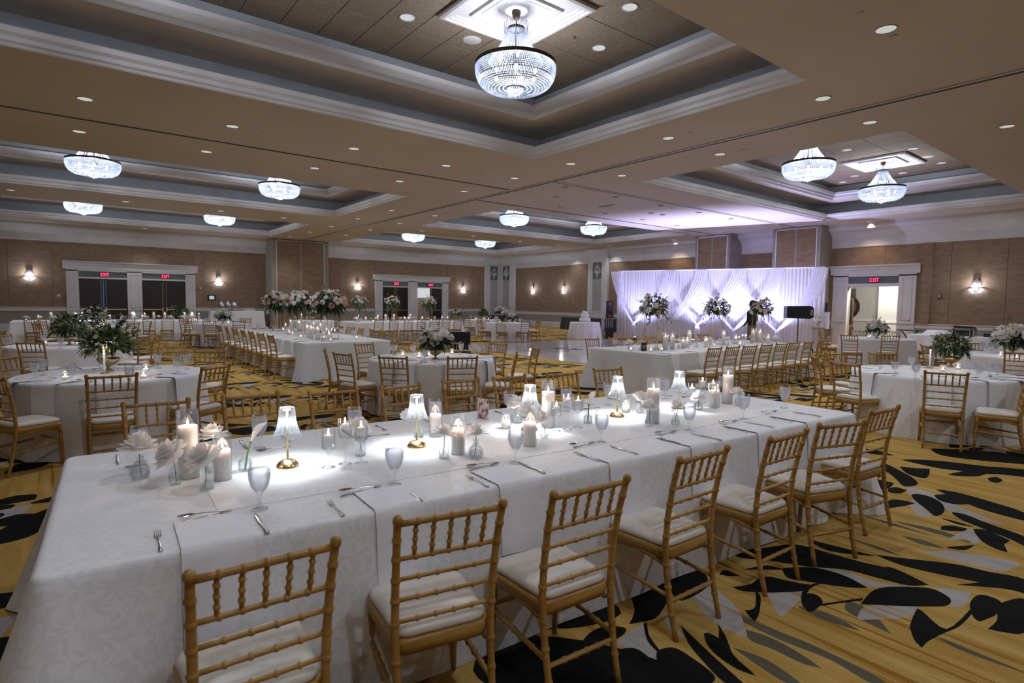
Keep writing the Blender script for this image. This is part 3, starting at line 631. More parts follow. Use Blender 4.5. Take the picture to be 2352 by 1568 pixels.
# ---- recessed downlights, sprinklers, speakers
def down_spec(lens,r):
    return [('trim_ring',MB().lathe([(r*.86,-.004),(r,-.012),(r*1.02,0),(r*.9,.0),(r*.86,-.004)],20,close=False).mesh('trim_ring','white_paint',True),(0,0,0),0),
            ('lamp_lens',MB().lathe([(0,-.003),(r*.87,-.004)],20,close=False).mesh('lamp_lens',lens,True),(0,0,0),0)]
DN={k:down_spec(k,.13) for k in ('lens_on','lens_cool','lens_off_glow')}
DG={'lens_on':'lit round recessed ceiling downlight with white trim','lens_cool':'small lit recessed downlight in a coffer panel','lens_off_glow':'unlit round recessed downlight with a faint painted glow, above the dance floor'}
def down(p,k,power,col=None,ang=100):
    t=spec_inst(DN[k],'recessed_downlight',DG[k],'downlight',p,0,'recessed downlights: '+k.split('_')[1])
    if power: lamp('SPOT','downlight_beam',(0,0,-.05),power,col or LP['c_down'],.07,t,angle=ang,blend=.8)
for px,py in ((195,227),(182,302),(534,290),(474,348),(813,341),(723,386),(918,416),(1025,380),(1182,409),(1311,376),(1535,317),(1654,354),(1428,403),(1890,226),(2035,67),(1998,281),(2313,290),(1066,439),(24,436),(289,463),(507,484.5),(332,524),(652,500),(899,483),(822,502),(761,520),(712,532.6),(667,544),(999,495),(918,512.7),(850,528),(795,540),(969,530),(1087,542),(1194,554),(1281,562),(1309,572),(1399,564),(1548,550.5),(2181,494),(1999,509)):
    down(atz(px,py,ZC),'lens_on',LP['down'],(1,.74,.5) if (px,py) in ((1999,509),(1548,550.5)) else None)
for x,y in ((-4.5,4),(-4.5,12),(2.0,2.2),(6.5,2.6),(2,-2.5),(-4.5,20),(-1,-1)): down(Vector((x,y,ZC)),'lens_on',LP['down'])
for px,py in ((1945,344),(2098,341),(2163,374),(2074,397),(1963,404),(1936,418),(935,40),(1376,110),(1447,16)): down(atz(px,py,ZT-.002),'lens_cool',LP['down']*.6)
for px,py in ((1297,430),(1278,452),(1414,452),(1289,474),(1390,490),(1495,489),(1522,493),(1476,504),(1517,472),(1605,488),(1679,502),(1554,517)): down(atz(px,py,ZC),'lens_off_glow',0)
spk=MB().lathe([(0,-.012),(.15,-.012),(.165,-.006),(.17,0)],28,close=False).mesh('ceiling_speaker','white_paint',True)
for px,py,l in ((1084,92,'large round white ceiling speaker beside the stepped medallion'),(2132,360,'round white ceiling speaker in the tray by the open doorway')): tag(link('ceiling_speaker',spk,None,atz(px,py,ZT)),l,'speaker')
spr=MB().lathe([(.045,0),(.045,-.008),(.03,-.014),(0,-.014)],14,close=False).mesh('sprinkler_cover','ceiling_tan',True)
for px,py in ((605,303),(533,357),(1103,395),(990,428),(1586,304),(1708,343),(2053,82),(108,447),(1976,30),(2297,283),(2330,308)): tag(link('sprinkler_cover',spr,None,atz(px,py,ZC)),'small round tan sprinkler cover plate on the flat ceiling','sprinkler','sprinkler cover plates')
hs=thing('sprinkler_pendant','small brass sprinkler head hanging beside the stepped medallion','sprinkler',atz(1319,85,ZT))
link('escutcheon',MB().lathe([(.04,0),(.035,-.012),(0,-.012)],12,close=False).mesh('escutcheon','brass'),hs); link('nozzle',MB().tube([(0,0,-.01),(0,0,-.06)],.01,6).lathe([(0,-.06),(.028,-.062),(0,-.066)],10,close=False).mesh('nozzle','brass'),hs)
vn=thing('air_vent','dark slot air vent in the flat ceiling over the dance floor','vent',atz(1393,472,ZC),PI/2)
link('vent_frame',MB().box(-.35,.35,-.06,.06,-.01,0).mesh('vent_frame','grey_paint'),vn); link('vent_slot',MB().box(-.33,.33,-.035,.035,-.013,-.01).mesh('vent_slot','black_plastic'),vn)
# ---- wall devices
def wall_dev(name,label,cat,px,py,left,parts,d=.03):
    p=aty(px,py,Y1-d) if left else atx(px,py,X1-d); t=thing(name,label,cat,p,0 if left else -PI/2)
    for n,mb_,m in parts: link(n,mb_.mesh(n,m),t)
wall_dev('wall_screen','small black framed wall screen glowing pale below a sconce','screen',486,683,True,[('bezel',MB().box(-.20,.20,-.05,0,-.15,.15),'screen_frame'),('display',MB().box(-.12,.12,-.055,-.05,-.10,.09),'screen_lit')])
wall_dev('wall_screen','small black wall screen switched off beside the far door case','screen',838,688,True,[('bezel',MB().box(-.20,.20,-.05,0,-.15,.15),'screen_frame'),('display',MB().box(-.16,.16,-.053,-.05,-.11,.11),'transom')])
wall_dev('fire_strobe','grey fire alarm strobe right of the closed dark doors','alarm',459,662,True,[('housing',MB().sphere((0,-.04,0),.07,12,8),'grey_paint'),('strobe_lens',MB().box(-.02,.02,-.13,-.09,-.04,.04),'white_paint')])
wall_dev('thermostat','small white thermostat left of the closed dark doors','thermostat',135,679,True,[('housing',MB().box(-.07,.07,-.03,0,-.07,.07),'white_paint'),('dial',MB().box(-.02,.03,-.04,-.03,-.04,.0),'black_plastic')])
wall_dev('fire_strobe','dark red fire alarm strobe right of the open doorway','alarm',2159,681,False,[('housing',MB().box(-.06,.06,-.06,0,-.09,.09),'wood_brown'),('strobe_lens',MB().box(-.025,.025,-.08,-.06,-.02,.06),'white_paint')])
wall_dev('thermostat','small white thermostat near the open doorway','thermostat',2125,714,False,[('housing',MB().box(-.06,.06,-.03,0,-.06,.06),'white_paint'),('dial',MB().box(-.02,.02,-.04,-.03,-.03,.03),'grey_paint')])
wall_dev('house_phone','black wall phone beside the drape','phone',1896,706,False,[('base_plate',MB().box(-.12,.10,-.06,0,-.2,.2),'black_plastic'),('handset',MB().tube([(.02,-.09,-.14),(.06,-.1,0),(.02,-.09,.14)],.03,8),'black_plastic')],1.1)
wall_dev('panel_box','tall white electrical panel below the black wall phone','panel',1896,736,False,[('cover',MB().box(-.16,.16,-.05,0,-.36,.36),'white_paint'),('slot',MB().box(-.015,.015,-.055,-.05,-.28,.2),'grey_paint')],1.1)
# ================================================================== CHAIRS
def bumps(z,nodes,r,b=.0035,w=.007):
    return r+b*max([max(0,1-((z-n)/w)**2) for n in nodes]+[0])
def bamboo(p0,p1,r,nodes,n=7,res=None,taper=1.0):
    """bamboo-turned rod from p0 to p1, raised rings at fractions 'nodes'"""
    L=(Vector(p1)-Vector(p0)).length; ts={0.0,1.0}
    for f in nodes:
        for d in (-.011,-.0075,-.0045,.0045,.0075,.011): ts.add(min(1,max(0,f+d/L)))
    P=[];Rr=[]
    for t in sorted(ts):
        P.append(Vector(p0).lerp(Vector(p1),t)); k=any(abs(t-f)*L<.0065 for f in nodes); Rr.append(r*(1+(taper-1)*t)+(.0034 if k else 0))
    return MB().tube(P,Rr,n)
def chair_spec(n=8):
    sp=[]
    post=[(.178,-.265,0),(.180,-.225,.16),(.183,-.200,.32),(.185,-.190,.46),(.187,-.200,.60),(.191,-.228,.76),(.196,-.262,.895)]
    def pz(z):
        for a,b in zip(post[:-1],post[1:]):
            if a[2]<=z<=b[2]:
                t=(z-a[2])/(b[2]-a[2]); return tuple(u+(v-u)*t for u,v in zip(a,b))
        return post[-1]
    ring=[.12,.25,.36,.50,.585,.665,.745,.82]
    zs=sorted(set([0,.05,.18,.30,.42,.46,.55,.62,.70,.78,.86,.885]+[z+d for z in ring for d in (-.0135,-.0095,-.0055,.0055,.0095,.0135)]))
    for s in (1,-1):
        P=[];Rr=[]
        for z in zs:
            x,y,_=pz(z); P.append((s*x,y,z)); Rr.append(.0155*(1-.10*abs(z-.45)/.45)+(.0034 if any(abs(z-q)<.006 for q in ring) else 0))
        x,y,_=pz(.895)
        for dz,r in ((.888,.0165),(.897,.0180),(.907,.0165),(.914,.011),(.918,.004)): P.append((s*x,y-(dz-.888)*.25,dz)); Rr.append(r)
        sp.append(('back_post',MB().tube(P,Rr,n).mesh('back_post','gold_wood',True),(0,0,0),0))
    def rail(z,r,nodes,nm):
        x,y,_=pz(z); return (nm,bamboo((-x+.01,y,z),(x-.01,y,z),r,nodes,n).mesh(nm,'gold_wood',True),(0,0,0),0)
    f5=[(i+1)/6 for i in range(5)]
    sp.append(rail(.882,.0125,f5,'top_rail')); sp.append(rail(.745,.0095,f5,'lower_rail'))
    for z in (.665,.585,.502): sp.append(rail(z,.0085,[.2,.4,.6,.8],'back_slat'))
    xa,ya,_=pz(.882); xb,yb,_=pz(.745)
    for f in f5:
        sp.append(('spindle',bamboo((-xb+2*xb*f,yb,.745),(-xa+2*xa*f,ya,.882),.0075,[.25,.5,.75],6).mesh('spindle','gold_wood',True),(0,0,0),0))
    # seat frame, cushion
    def trap(ins,r=.05,k=4):
        pts=[]
        cs=[(-.205+ins,.195-ins,PI,PI/2),(.205-ins,.195-ins,PI/2,0),(.185-ins,-.20+ins,0,-PI/2),(-.185+ins,-.20+ins,-PI/2,-PI)]
        for cx,cy,a0,a1 in cs:
            sx=1 if cx>0 else -1; sy=1 if cy>0 else -1; ox_,oy_=cx-sx*r,cy-sy*r
            for i in range(k+1):
                a=a0+(a1-a0)*i/k; pts.append((ox_+r*math.cos(a),oy_+r*math.sin(a)))
        return pts[::-1]
    def stack(levels,nm,m):
        b=MB(); N=None
        for ins,z,r in levels:
            p=trap(ins,r); N=len(p); b.v+=[(x,y,z) for x,y in p]
        for i in range(len(levels)-1):
            for j in range(N): b.f.append((i*N+j,i*N+(j+1)%N,(i+1)*N+(j+1)%N,(i+1)*N+j)); b.m.append(0)
        b.f.append(tuple(range(N))[::-1]); b.f.append(tuple((len(levels)-1)*N+j for j in range(N))); b.m+=[0,0]
        return b.mesh(nm,m,True)
    sp.append(('seat_frame',stack([(.02,.368,.04),(.006,.372,.05),(0,.40,.05),(0,.425,.05),(.012,.432,.05)],'seat_frame','gold_wood'),(0,0,0),0))
    sp.append(('seat_cushion',stack([(.02,.428,.05),(.008,.437,.055),(.006,.452,.055),(.02,.468,.055),(.05,.477,.06),(.11,.481,.06)],'seat_cushion','seat_ivory'),(0,0,0),0))
    for s in (1,-1):
        sp.append(('front_leg',bamboo((s*.180,.172,.40),(s*.185,.19,0),.0175,[.12,.42,.7],n,taper=.74).mesh('front_leg','gold_wood',True),(0,0,0),0))
        x,y,_=pz(.20); sp.append(('side_stretcher',bamboo((s*x,y,.205),(s*.182,.18,.235),.0105,[.25,.42,.58,.75],n).mesh('side_stretcher','gold_wood',True),(0,0,0),0))
        x,y,_=pz(.34); a=MB()   # curved apron brackets below the seat rails
        a.tube([(s*.172,-.175,.352),(s*.178,-.09,.372),(s*.18,0,.380),(s*.18,.09,.372),(s*.178,.165,.352)],.012,5); sp.append(('apron_bracket',a.mesh('apron_bracket','gold_wood',True),(0,0,0),0))
    x,y,_=pz(.18); sp.append(('rear_stretcher',bamboo((-x,y,.18),(x,y,.18),.0105,[.25,.42,.58,.75],n).mesh('rear_stretcher','gold_wood',True),(0,0,0),0))
    sp.append(('front_stretcher',bamboo((-.183,.18,.26),(.183,.18,.26),.0105,[.25,.42,.58,.75],n).mesh('front_stretcher','gold_wood',True),(0,0,0),0))
    return sp
CS=chair_spec(8); CSF=chair_spec(5)
def chair(rx,ry,face,label,group,back=.25,far=False):
    """rx,ry: where the middle of the top rail stands; face: heading of the seat front in degrees"""
    d=R_(face); return spec_inst(CSF if far else CS,'banquet_chair',label,'chair',(rx+back*math.cos(d),ry+back*math.sin(d),0),d-PI/2,group)
ORD=['first','second','third','fourth','fifth','sixth','seventh','eighth','ninth','tenth','eleventh','twelfth','thirteenth','fourteenth','fifteenth','sixteenth']
def toward(x,y,c,j=0): return math.degrees(math.atan2(c[1]-y,c[0]-x))+j
# head table
for i,(x,y,a) in enumerate(((.44,1.69,-2),(1.06,1.69,-11),(1.66,1.60,-4),(2.48,1.63,-1),(3.25,1.59,-2),(3.86,1.55,-17),(4.66,1.59,-6))):
    chair(x,y,90+a,f"gold chair with ivory seat, {ORD[i]} from the bare end on the head table's carpet side",'chairs on the carpet side of the head table')
for i,(x,y,a) in enumerate(((.51,4.70,-2),(1.13,4.68,-2),(1.72,4.52,0),(2.31,4.50,6),(2.95,4.53,-1),(3.49,4.48,-1),(4.12,4.39,-5),(4.85,4.42,-8))):
    chair(x,y,-90+a,f"gold chair facing the brass lamps, {ORD[i]} from the head table's bare end",'chairs on the room side of the head table')
T2=(.45,8.0);T3=(.1,13.2);T3B=(.75,21.0);T4=(4.52,7.78);T5=(9.3,2.6);T6=(14.2,2.75);T7=pd(2013,16.3);T16=(4.5,22.4);T13=(15.1,19.6);T12=(16.6,23.6);T17=(8.4,24.6)
def ring_chairs(c,lst,label,group,far=False,labs=None):
    base=label
    for i_,e in enumerate(lst):
        label=labs[i_] if labs else base
        x,y=e[:2]; dx,dy=x-c[0],y-c[1]; dd=math.hypot(dx,dy); k=max(dd,1.42)/dd; x,y=c[0]+dx*k,c[1]+dy*k; chair(x,y,toward(x,y,c,e[2] if len(e)>2 else 0),label,group,far=far)
ring_chairs(T2,[(.36,6.62,4),(1.28,6.87),(-.50,6.95,-18),(-.55,9.1),(1.62,8.92,25)],'gold chair with ivory seat at the round table with fern bowl and taper candle','chairs at the round fern table beside the head table',labs=['gold chair at the round taper candle table with its back to the head table','gold chair at the round taper candle table, on the white rose side','gold chair at the round taper candle table, on the side away from the white roses','gold chair facing the head table across the round taper candle table','gold chair pulled out from the round taper candle table towards the flower towers'])
ring_chairs(T3,[(-.38,11.93,-10),(1.18,12.34),(1.49,13.44),(-.9,14.3),(.9,14.5)],'gold chair with ivory seat at the second round fern table','chairs at the second round fern table',True)
ring_chairs(T3B,[(-.55,20.3),(-.5,22.2),(.6,19.6),(1.6,19.9),(2.1,20.9)],'gold chair at the small round table near the wall of dark doors','chairs at the round table by the dark doors',True)
ring_chairs(T4,[(3.44,6.91),(4.21,6.53,-8),(3.04,7.67,10),(3.05,8.35),(4.05,9.25),(6.1,8.21),(5.1,6.42,30),(6.03,7.09),(4.75,9.25),(5.50,8.85)],'gold chair with ivory seat at the round table with white rose bowl','chairs at the round white rose table',labs=['gold chair at the white rose table, on its corner between head table and fern table','gold chair at the white rose table with its back to the head table','gold chair at the white rose table on the fern table side','gold chair at the white rose table on the fern side, half behind its neighbour','gold chair at the white rose table before the end of the flower tower cloth','gold chair at the white rose table next to the glossy dance floor','gold chair at the white rose table on the corner between head table and drape table','gold chair at the white rose table facing away from the drape table','gold chair facing the head table across the white rose bowl','gold chair at the white rose table in front of the black padded chair'])
ring_chairs(T5,[(7.93,2.09),(8.08,3.16,10),(8.62,3.85,8),(9.6,3.85),(10.25,3.5)],'gold chair with ivory seat at the round table with fern bowl on the open carpet','chairs at the round fern table on the open carpet',labs=['gold chair with its back to the open carpet, at the round ivory fern table','gold chair at the round ivory fern table on the head table side','gold chair at the round ivory fern table, half behind its neighbour chair','gold chair at the round ivory fern table with its back to the drape table','gold chair facing the open carpet across the round ivory fern table'])
_q=atz(2364,860,.905); chair(_q.x,_q.y,104,'gold chair with ivory seat drawn back from the round fern table on the open carpet','chairs at the round fern table on the open carpet')
ring_chairs(T6,[(12.75,2.35),(15.3,3.6),(13.3,3.85)],'gold chair with ivory seat at the round table near the equipment table','chairs at the round table near the equipment table')
ring_chairs(T7,[pd(1950,14.95),pd(2045,14.95),pd(2109,15.9),pd(1914,16.9),pd(2048,17.7),pd(1972,17.8)],'gold chair with ivory seat at the round table before the open doorway','chairs at the round table before the open doorway',True)
for i,y in enumerate((12.3,13.05,13.85,14.6,15.4,16.3,17.2)): chair(3.36,y,0+random.uniform(-5,5),f"gold chair, {ORD[i]} from the head table on the flower tower table's doors side",'chairs along one side of the flower tower table',far=y>14)
for i,y in enumerate((12.55,13.2,13.85,14.5,15.2,15.9)): chair(6.25,y,180+random.uniform(-12,12),f"gold chair, {ORD[i]} from the head table on the flower tower table's dance floor side",'chairs along the dance floor side of the flower tower table',far=y>14)
for i,x in enumerate((8.83,9.36,9.89,10.5,11.1,11.64,12.2,12.95)): chair(x,5.62+random.uniform(-.04,.04),90+random.uniform(-6,4),f"gold chair, {ORD[i]} from the dance floor, on the drape table's head table side",'chairs on the near side of the drape table')
for i,x in enumerate((8.75,9.47,10.0,10.7,11.48,12.14,12.75)): chair(x,8.45,-90+random.uniform(-5,5),f"gold chair, {ORD[i]} from the dance floor, between drape table and drape",'chairs on the drape side of the drape table')
for x in (-.8,-.1,1.05,1.9,2.55,3.15,3.95): chair(x,25.1,90+random.uniform(-5,5),'gold chair at the long candle-lit table in front of the dark double doors','chairs at the table before the dark doors',far=True)
for x in (.3,1.5,2.4,3.6): chair(x,28.4,-90,'gold chair between the long candle-lit table and the dark double doors','chairs behind the table before the dark doors',far=True)
ring_chairs(T16,[(3.38,21.9,10),(3.83,21.1),(4.71,20.96),(5.5,23.4),(3.6,23.4)],'gold chair with ivory seat at the small round table between the long tables','chairs at the small round table between long tables',True)
for i,x in enumerate((9.9,10.55,11.2,11.8,12.4,13.0,13.6)): chair(x,21.2,90+random.uniform(-4,4),f'gold chair at the far long table, {ORD[6-i]} from the dance floor end','chairs at the far long table',far=True)
for x in (10.2,11.4,12.6): chair(x,24.6,-90,'gold chair behind the far long table with three flower towers','chairs behind the far long table',far=True)
ring_chairs(T13,[(14.1,18.75),(14.9,18.15),(15.8,18.4),(16.5,19.2),(16.3,20.6),(13.8,19.7)],'gold chair at the round white table near the cake table','chairs at the round table near the cake',True)
ring_chairs(T12,[(15.8,22.3),(15.3,23.1),(17.6,22.5)],'gold chair at the round table by the corner lattice pilaster','chairs at the round corner table',True)
ring_chairs(T17,[(7.2,23.6),(9.3,23.5),(8.4,26.1)],'gold chair at the round table behind the flower towers','chairs at the round table behind the flower towers',True)
for x,y,a in ((*pd(1894,19.2),200),): chair(x,y,a,'spare gold chair standing by the corner of the drape','spare chairs by the drape',far=True)
# ================================================================== TABLE LINEN
HT=.76
def cloth_rect(L,Wd,seed=0,h=HT,corner=.13,fold=.022,flare=.045):
    rnd=random.Random(seed); ph=[rnd.uniform(0,6) for _ in range(6)]; per=[]; r=.05
    def seg(a,b,n):
        for i in range(n): t=i/n; per.append((a[0]+(b[0]-a[0])*t,a[1]+(b[1]-a[1])*t))
    x,y=L/2,Wd/2
    nl,nw=max(20,int(L/.045)),max(16,int(Wd/.045))
    cs=[(x-r,-y+r,-PI/2),(x-r,y-r,0),(-x+r,y-r,PI/2),(-x+r,-y+r,PI)]
    pts=[];nor=[];cw=[]
    for k in range(4):
        cx,cy,a0=cs[k]
        for i in range(9):
            a=a0+PI/2*i/9; pts.append((cx+r*math.cos(a),cy+r*math.sin(a))); nor.append((math.cos(a),math.sin(a))); 
        ex,ey,_=cs[(k+1)%4]; a=a0+PI/2; p0=(cx+r*math.cos(a),cy+r*math.sin(a)); p1=(ex+r*math.cos(a),ey+r*math.sin(a))
        n=nw if k%2==0 else nl
        for i in range(n): t=i/n; pts.append((p0[0]+(p1[0]-p0[0])*t,p0[1]+(p1[1]-p0[1])*t)); nor.append((math.cos(a),math.sin(a)))
    S_=[0]
    for a,b in zip(pts[:-1],pts[1:]): S_.append(S_[-1]+math.hypot(a[0]-b[0],a[1]-b[1]))
    cor=[]
    for (px,py) in pts: cor.append(min(math.hypot(px-sx*x,py-sy*y) for sx in (-1,1) for sy in (-1,1)))
    lev=[(h,-.02),(h,-.008),(h-.004,0),(h-.014,.005),(h-.05,.008),(h*.8,.012),(h*.6,.02),(h*.4,.03),(h*.2,.04),(.06,.045),(.003,.05)]
    b=MB(); N=len(pts)
    for li,(z,o) in enumerate(lev):
        d=max(0,1-z/h)
        for i in range(N):
            s=S_[i]; f=fold*d*(math.sin(s*5.1+ph[0])+.7*math.sin(s*9.3+ph[1])+.5*math.sin(s*2.2+ph[2]))*(.6+.4*math.sin(s*.9+ph[3]))
            c=corner*d**1.1*math.exp(-(cor[i]/.20)**2); w=.05*d*math.exp(-((cor[i]-.38)/.10)**2)*-1
            w+=.035*d*math.exp(-((cor[i]-.62)/.10)**2)
            k=o+flare*d+f+c+w if li>2 else o
            zz=z+(.008*math.sin(s*7+ph[4]) if li==len(lev)-1 else 0)
            b.v.append((pts[i][0]+nor[i][0]*k,pts[i][1]+nor[i][1]*k,max(.002,zz)))
    for li in range(len(lev)-1):
        for i in range(N): a0=li*N+i; a1=li*N+(i+1)%N; b.f.append((a1,a0,a0+N,a1+N)); b.m.append(0)
    b.f.append(tuple(range(N))); b.m.append(0)
    return b
def cloth_round(r,seed=0,h=HT,nf=13,amp=.04):
    r-=.03
    rnd=random.Random(seed); ph=rnd.uniform(0,6); b=MB(); N=130
    fr=[rnd.uniform(-.25,.25) for _ in range(nf*2)]
    lev=[(h,-.02),(h-.002,-.006),(h-.012,.004),(h-.05,.008),(h*.8,.015),(h*.6,.03),(h*.4,.045),(h*.2,.06),(.05,.07),(.003,.075)]
    for li,(z,o) in enumerate(lev):
        d=max(0,1-z/h)
        for i in range(N):
            a=2*PI*i/N; q=a*nf+ph+.8*math.sin(a*2+ph)+.5*math.sin(a*5)
            k=o+d*(.02+amp*(.5+.5*math.sin(q))**1.6-.02) if li>2 else o
            b.v.append(((r+k)*math.cos(a),(r+k)*math.sin(a),z))
    for li in range(len(lev)-1):
        for i in range(N): a0=li*N+i; a1=li*N+(i+1)%N; b.f.append((a1,a0,a0+N,a1+N)); b.m.append(0)
    b.f.append(tuple(range(N))); b.m.append(0); return b
def put_cloth(mbx,m,label,loc,rz=0,group=None):
    me=mbx.mesh('tablecloth',m,True); me.polygons[len(me.polygons)-1].use_smooth=False
    return tag(link('tablecloth',me,None,loc,rz),label,'tablecloth',group)
# head table: near-left corner and heading
HA=R_(-3.3); HU=Vector((math.cos(HA),math.sin(HA),0)); HV=Vector((-math.sin(HA),math.cos(HA),0)); HL,HW=5.22,1.68
H0=Vector((-.10,2.24,0)); HC=H0+HU*HL/2+HV*HW/2
put_cloth(cloth_rect(HL,HW,1,corner=.22,fold=.012,flare=.02),'damask','long white damask cloth on the head table with brass lamps, draped to the carpet',HC,HA)
rn=MB().box(-2.05,2.35,-.5,.45,0,.0025)
tag(link('table_runner',rn.mesh('table_runner','damask'),None,HC+Vector((0,0,HT))+HV*.0,HA),'flat white overlay along the middle of the head table','table linen')
LONG=dict(T8=((4.76,14.75),1.92,6.2,'grey_linen','long pale grey cloth under the tall flower towers'),T9=((10.95,7.1),5.5,1.72,'grey_linen','long pale grey cloth on the table before the white drape'),
  T10=((1.6,26.75),6.0,2.0,'linen','long white cloth on the table before the dark double doors'),T11=((11.7,22.7),5.0,1.9,'linen','long white cloth on the far table with three flower towers'))
for i,(k,(c,l,w,m,lab)) in enumerate(LONG.items()): put_cloth(cloth_rect(l,w,10+i),m,lab,(*c,0))
RT=dict(T2=(T2,.95,'damask','white damask round tablecloth under fern bowl and taper candle, behind the head table'),T3=(T3,.95,'linen','round pale tablecloth of the second fern table'),T3B=(T3B,.9,'linen','round white tablecloth near the wall of dark doors'),
 T4=(T4,.98,'damask','round white tablecloth under the white rose bowl'),T5=(T5,.98,'damask','round ivory damask tablecloth on the open carpet under a fern bowl'),T6=(T6,.95,'linen','round white tablecloth near the equipment table'),
 T7=(T7,.95,'linen','round white tablecloth before the open doorway'),T16=(T16,.92,'linen','round white tablecloth between the two long tables'),T13=(T13,.95,'linen','round white tablecloth near the cake table'),T12=(T12,.92,'linen','round white tablecloth by the corner pilaster'),T17=(T17,.92,'linen','round white tablecloth behind the flower towers'))
for i,(k,(c,r,m,lab)) in enumerate(RT.items()): put_cloth(cloth_round(r,30+i),m,lab,(*c,0),random.random()*6)
CK=(19.25,19.1); put_cloth(cloth_round(.72,55,amp=.07),'linen','round white tablecloth under the tiered cake',(*CK,0))
AV=(22.4,4.7); put_cloth(cloth_rect(.85,4.4,60,corner=.06),'linen','long white cloth on the equipment table against the wall',(*AV,0))
# napkins
def napkin_mesh(w,ins,drop,seed):
    rnd=random.Random(seed); P=[(-ins,.0035),(-ins*.5,.004),(-.03,.004),(-.006,.004),(.008,-.008),(.013,-.04),(.019,-.12),(.027,-.22),(.036,-drop)]
    b=MB(); n=6
    for t in (0,.004):
        for y,z in P:
            for i in range(n+1):
                u=i/n-.5; wob=.006*math.sin(u*7+seed)*max(0,-z/drop)
                b.v.append((u*w*(1-.04*max(0,-z)),-(y+wob+t),z+(t if y<0 else 0)+(.006*math.sin(u*5+seed) if z==-drop else 0)))
    M=len(P)
    for k in (0,1):
        for j in range(M-1):
            for i in range(n):
                a=k*M*(n+1)+j*(n+1)+i; f=(a,a+1,a+n+2,a+n+1); b.f.append(f if k else f[::-1]); b.m.append(0)
    return b.mesh('napkin','napkin',True)
NPK=[napkin_mesh(.235,.30,.36,1),napkin_mesh(.22,.28,.40,2),napkin_mesh(.23,.27,.33,3)]
def napkin(p,out,label,group,k=0):   # p on the table edge; out: heading outwards (deg)
    return tag(link('napkin',NPK[k%3],None,(p[0],p[1],HT),R_(out)+PI/2),label,'napkin',group)
for i,(px,py) in enumerate(((505,1253),(930,1172),(1203,1113),(1433,1058),(1625,1025),(1765,992),(1868,968))):
    q=atz(px,py,HT); s=(q-H0).dot(HU); e=H0+HU*s; napkin(e,-90-3.3,f"white napkin hanging over the head table's carpet-side edge, {ORD[i]} from the bare end",'napkins on the head table',i)
for nm,lst,lab in (('T2',[-95,-52,200,-130],'white napkin hanging from the round fern table behind the head table'),('T4',[-141,-104,-160,-60,-20],'white napkin hanging from the round white rose table'),('T5',[-160,-125,150,-70,-95],'white napkin hanging from the round fern table on the open carpet')):
    c,r=RT[nm][0],RT[nm][1]
    for i,a in enumerate(lst): napkin((c[0]+r*math.cos(R_(a)),c[1]+r*math.sin(R_(a))),a,lab,lab[6:],i)
for i,x in enumerate((8.55,9.35,9.9,10.6)): napkin((x,7.1-.86),-90,'white napkin hanging from the table before the white drape','napkins on the drape table',i)
for i,y in enumerate((12.3,12.9,13.6,14.4)): napkin((4.76-.96,y),180,'white napkin hanging from the flower tower table','napkins on the flower tower table',i)
# ================================================================== TABLEWARE
def goblet_spec(n=24):
    bowl=[(.030,.003),(.034,.004),(.012,.012),(.007,.022),(.006,.05),(.009,.066),(.022,.078),(.036,.10),(.044,.13),(.046,.155),(.043,.18),(.041,.197)]
    water=[(.0,.080),(.020,.082),(.033,.102),(.041,.13),(.043,.155),(.041,.172),(0,.172)]
    return [('bowl_and_stem',MB().lathe([(0,.001)]+bowl,n,close=False).mesh('bowl_and_stem','glass_clear',True),(0,0,0),0),('water',MB().lathe(water,n,close=False).mesh('water','glass_water',True),(0,0,0),0)]
GOB=goblet_spec(24); GOBF=goblet_spec(12)
def goblet(p,label,group,far=False): return spec_inst(GOBF if far else GOB,'water_goblet',label,'goblet',(p[0],p[1],HT+.001),0,group)
FL=MB().lathe([(0,0),(.0045,.005),(.0055,.011),(.0035,.020),(0,.031)],8,close=False).mesh('flame','flame',True)
def pillar_spec(h,r,hc,n=28):
    wax=MB().lathe([(r*.86,.004),(r*.86,hc-.003),(r*.80,hc),(r*.5,hc-.006),(0,hc-.008)],n).mesh('wax_candle','wax',True)
    gl=MB().lathe([(0,.002),(r,.002),(r,h),(r-.002,h)],n,close=False).mesh('glass_cylinder','glass_clear',True)
    wk=MB().tube([(0,0,hc-.01),(0,0,hc+.008)],.0012,4).mesh('wick','black_fabric')
    return [('glass_cylinder',gl,(0,0,0),0),('wax_candle',wax,(0,0,0),0,None,[('wick',wk,(0,0,0),0),('flame',FL,(0,0,hc+.004),0)])]
PT=pillar_spec(.33,.05,.255); PM=pillar_spec(.225,.041,.15); PV=pillar_spec(.11,.033,.06); PTF=pillar_spec(.33,.05,.255,12); PMF=pillar_spec(.225,.041,.15,12); PVF=pillar_spec(.09,.033,.035,10)
def candle(spec,p,label,group,light=0,hc=.2):
    t=spec_inst(spec,'candle_cylinder' if spec not in (PV,PVF) else 'votive_candle',label,'candle',(p[0],p[1],HT+.001),0,group)
    if light: lamp('POINT','candle_light',(0,0,hc),light,(1,.72,.55),.012,t)
    return t
def taper_spec():
    return [('glass_chimney',MB().lathe([(0,.002),(.047,.002),(.047,.30)],20,close=False).mesh('glass_chimney','glass_clear',True),(0,0,0),0),
            ('brass_foot',MB().lathe([(.03,.003),(.03,.008),(.014,.016),(.014,.03),(0,.03)],14).mesh('brass_foot','brass'),(0,0,0),0),
            ('taper_candle',MB().lathe([(.0115,.02),(.0105,.235),(.004,.245)],12).mesh('taper_candle','wax',True),(0,0,0),0,None,[('flame',FL,(0,0,.243),0)])]
TP=taper_spec()
def taper(p,label,group='taper candles in glass chimneys',light=LP['candle']):
    t=spec_inst(TP,'taper_candle_holder',label,'candle',(p[0],p[1],HT+.001),0,group); lamp('POINT','candle_light',(0,0,.265),light,(1,.72,.55),.012,t)
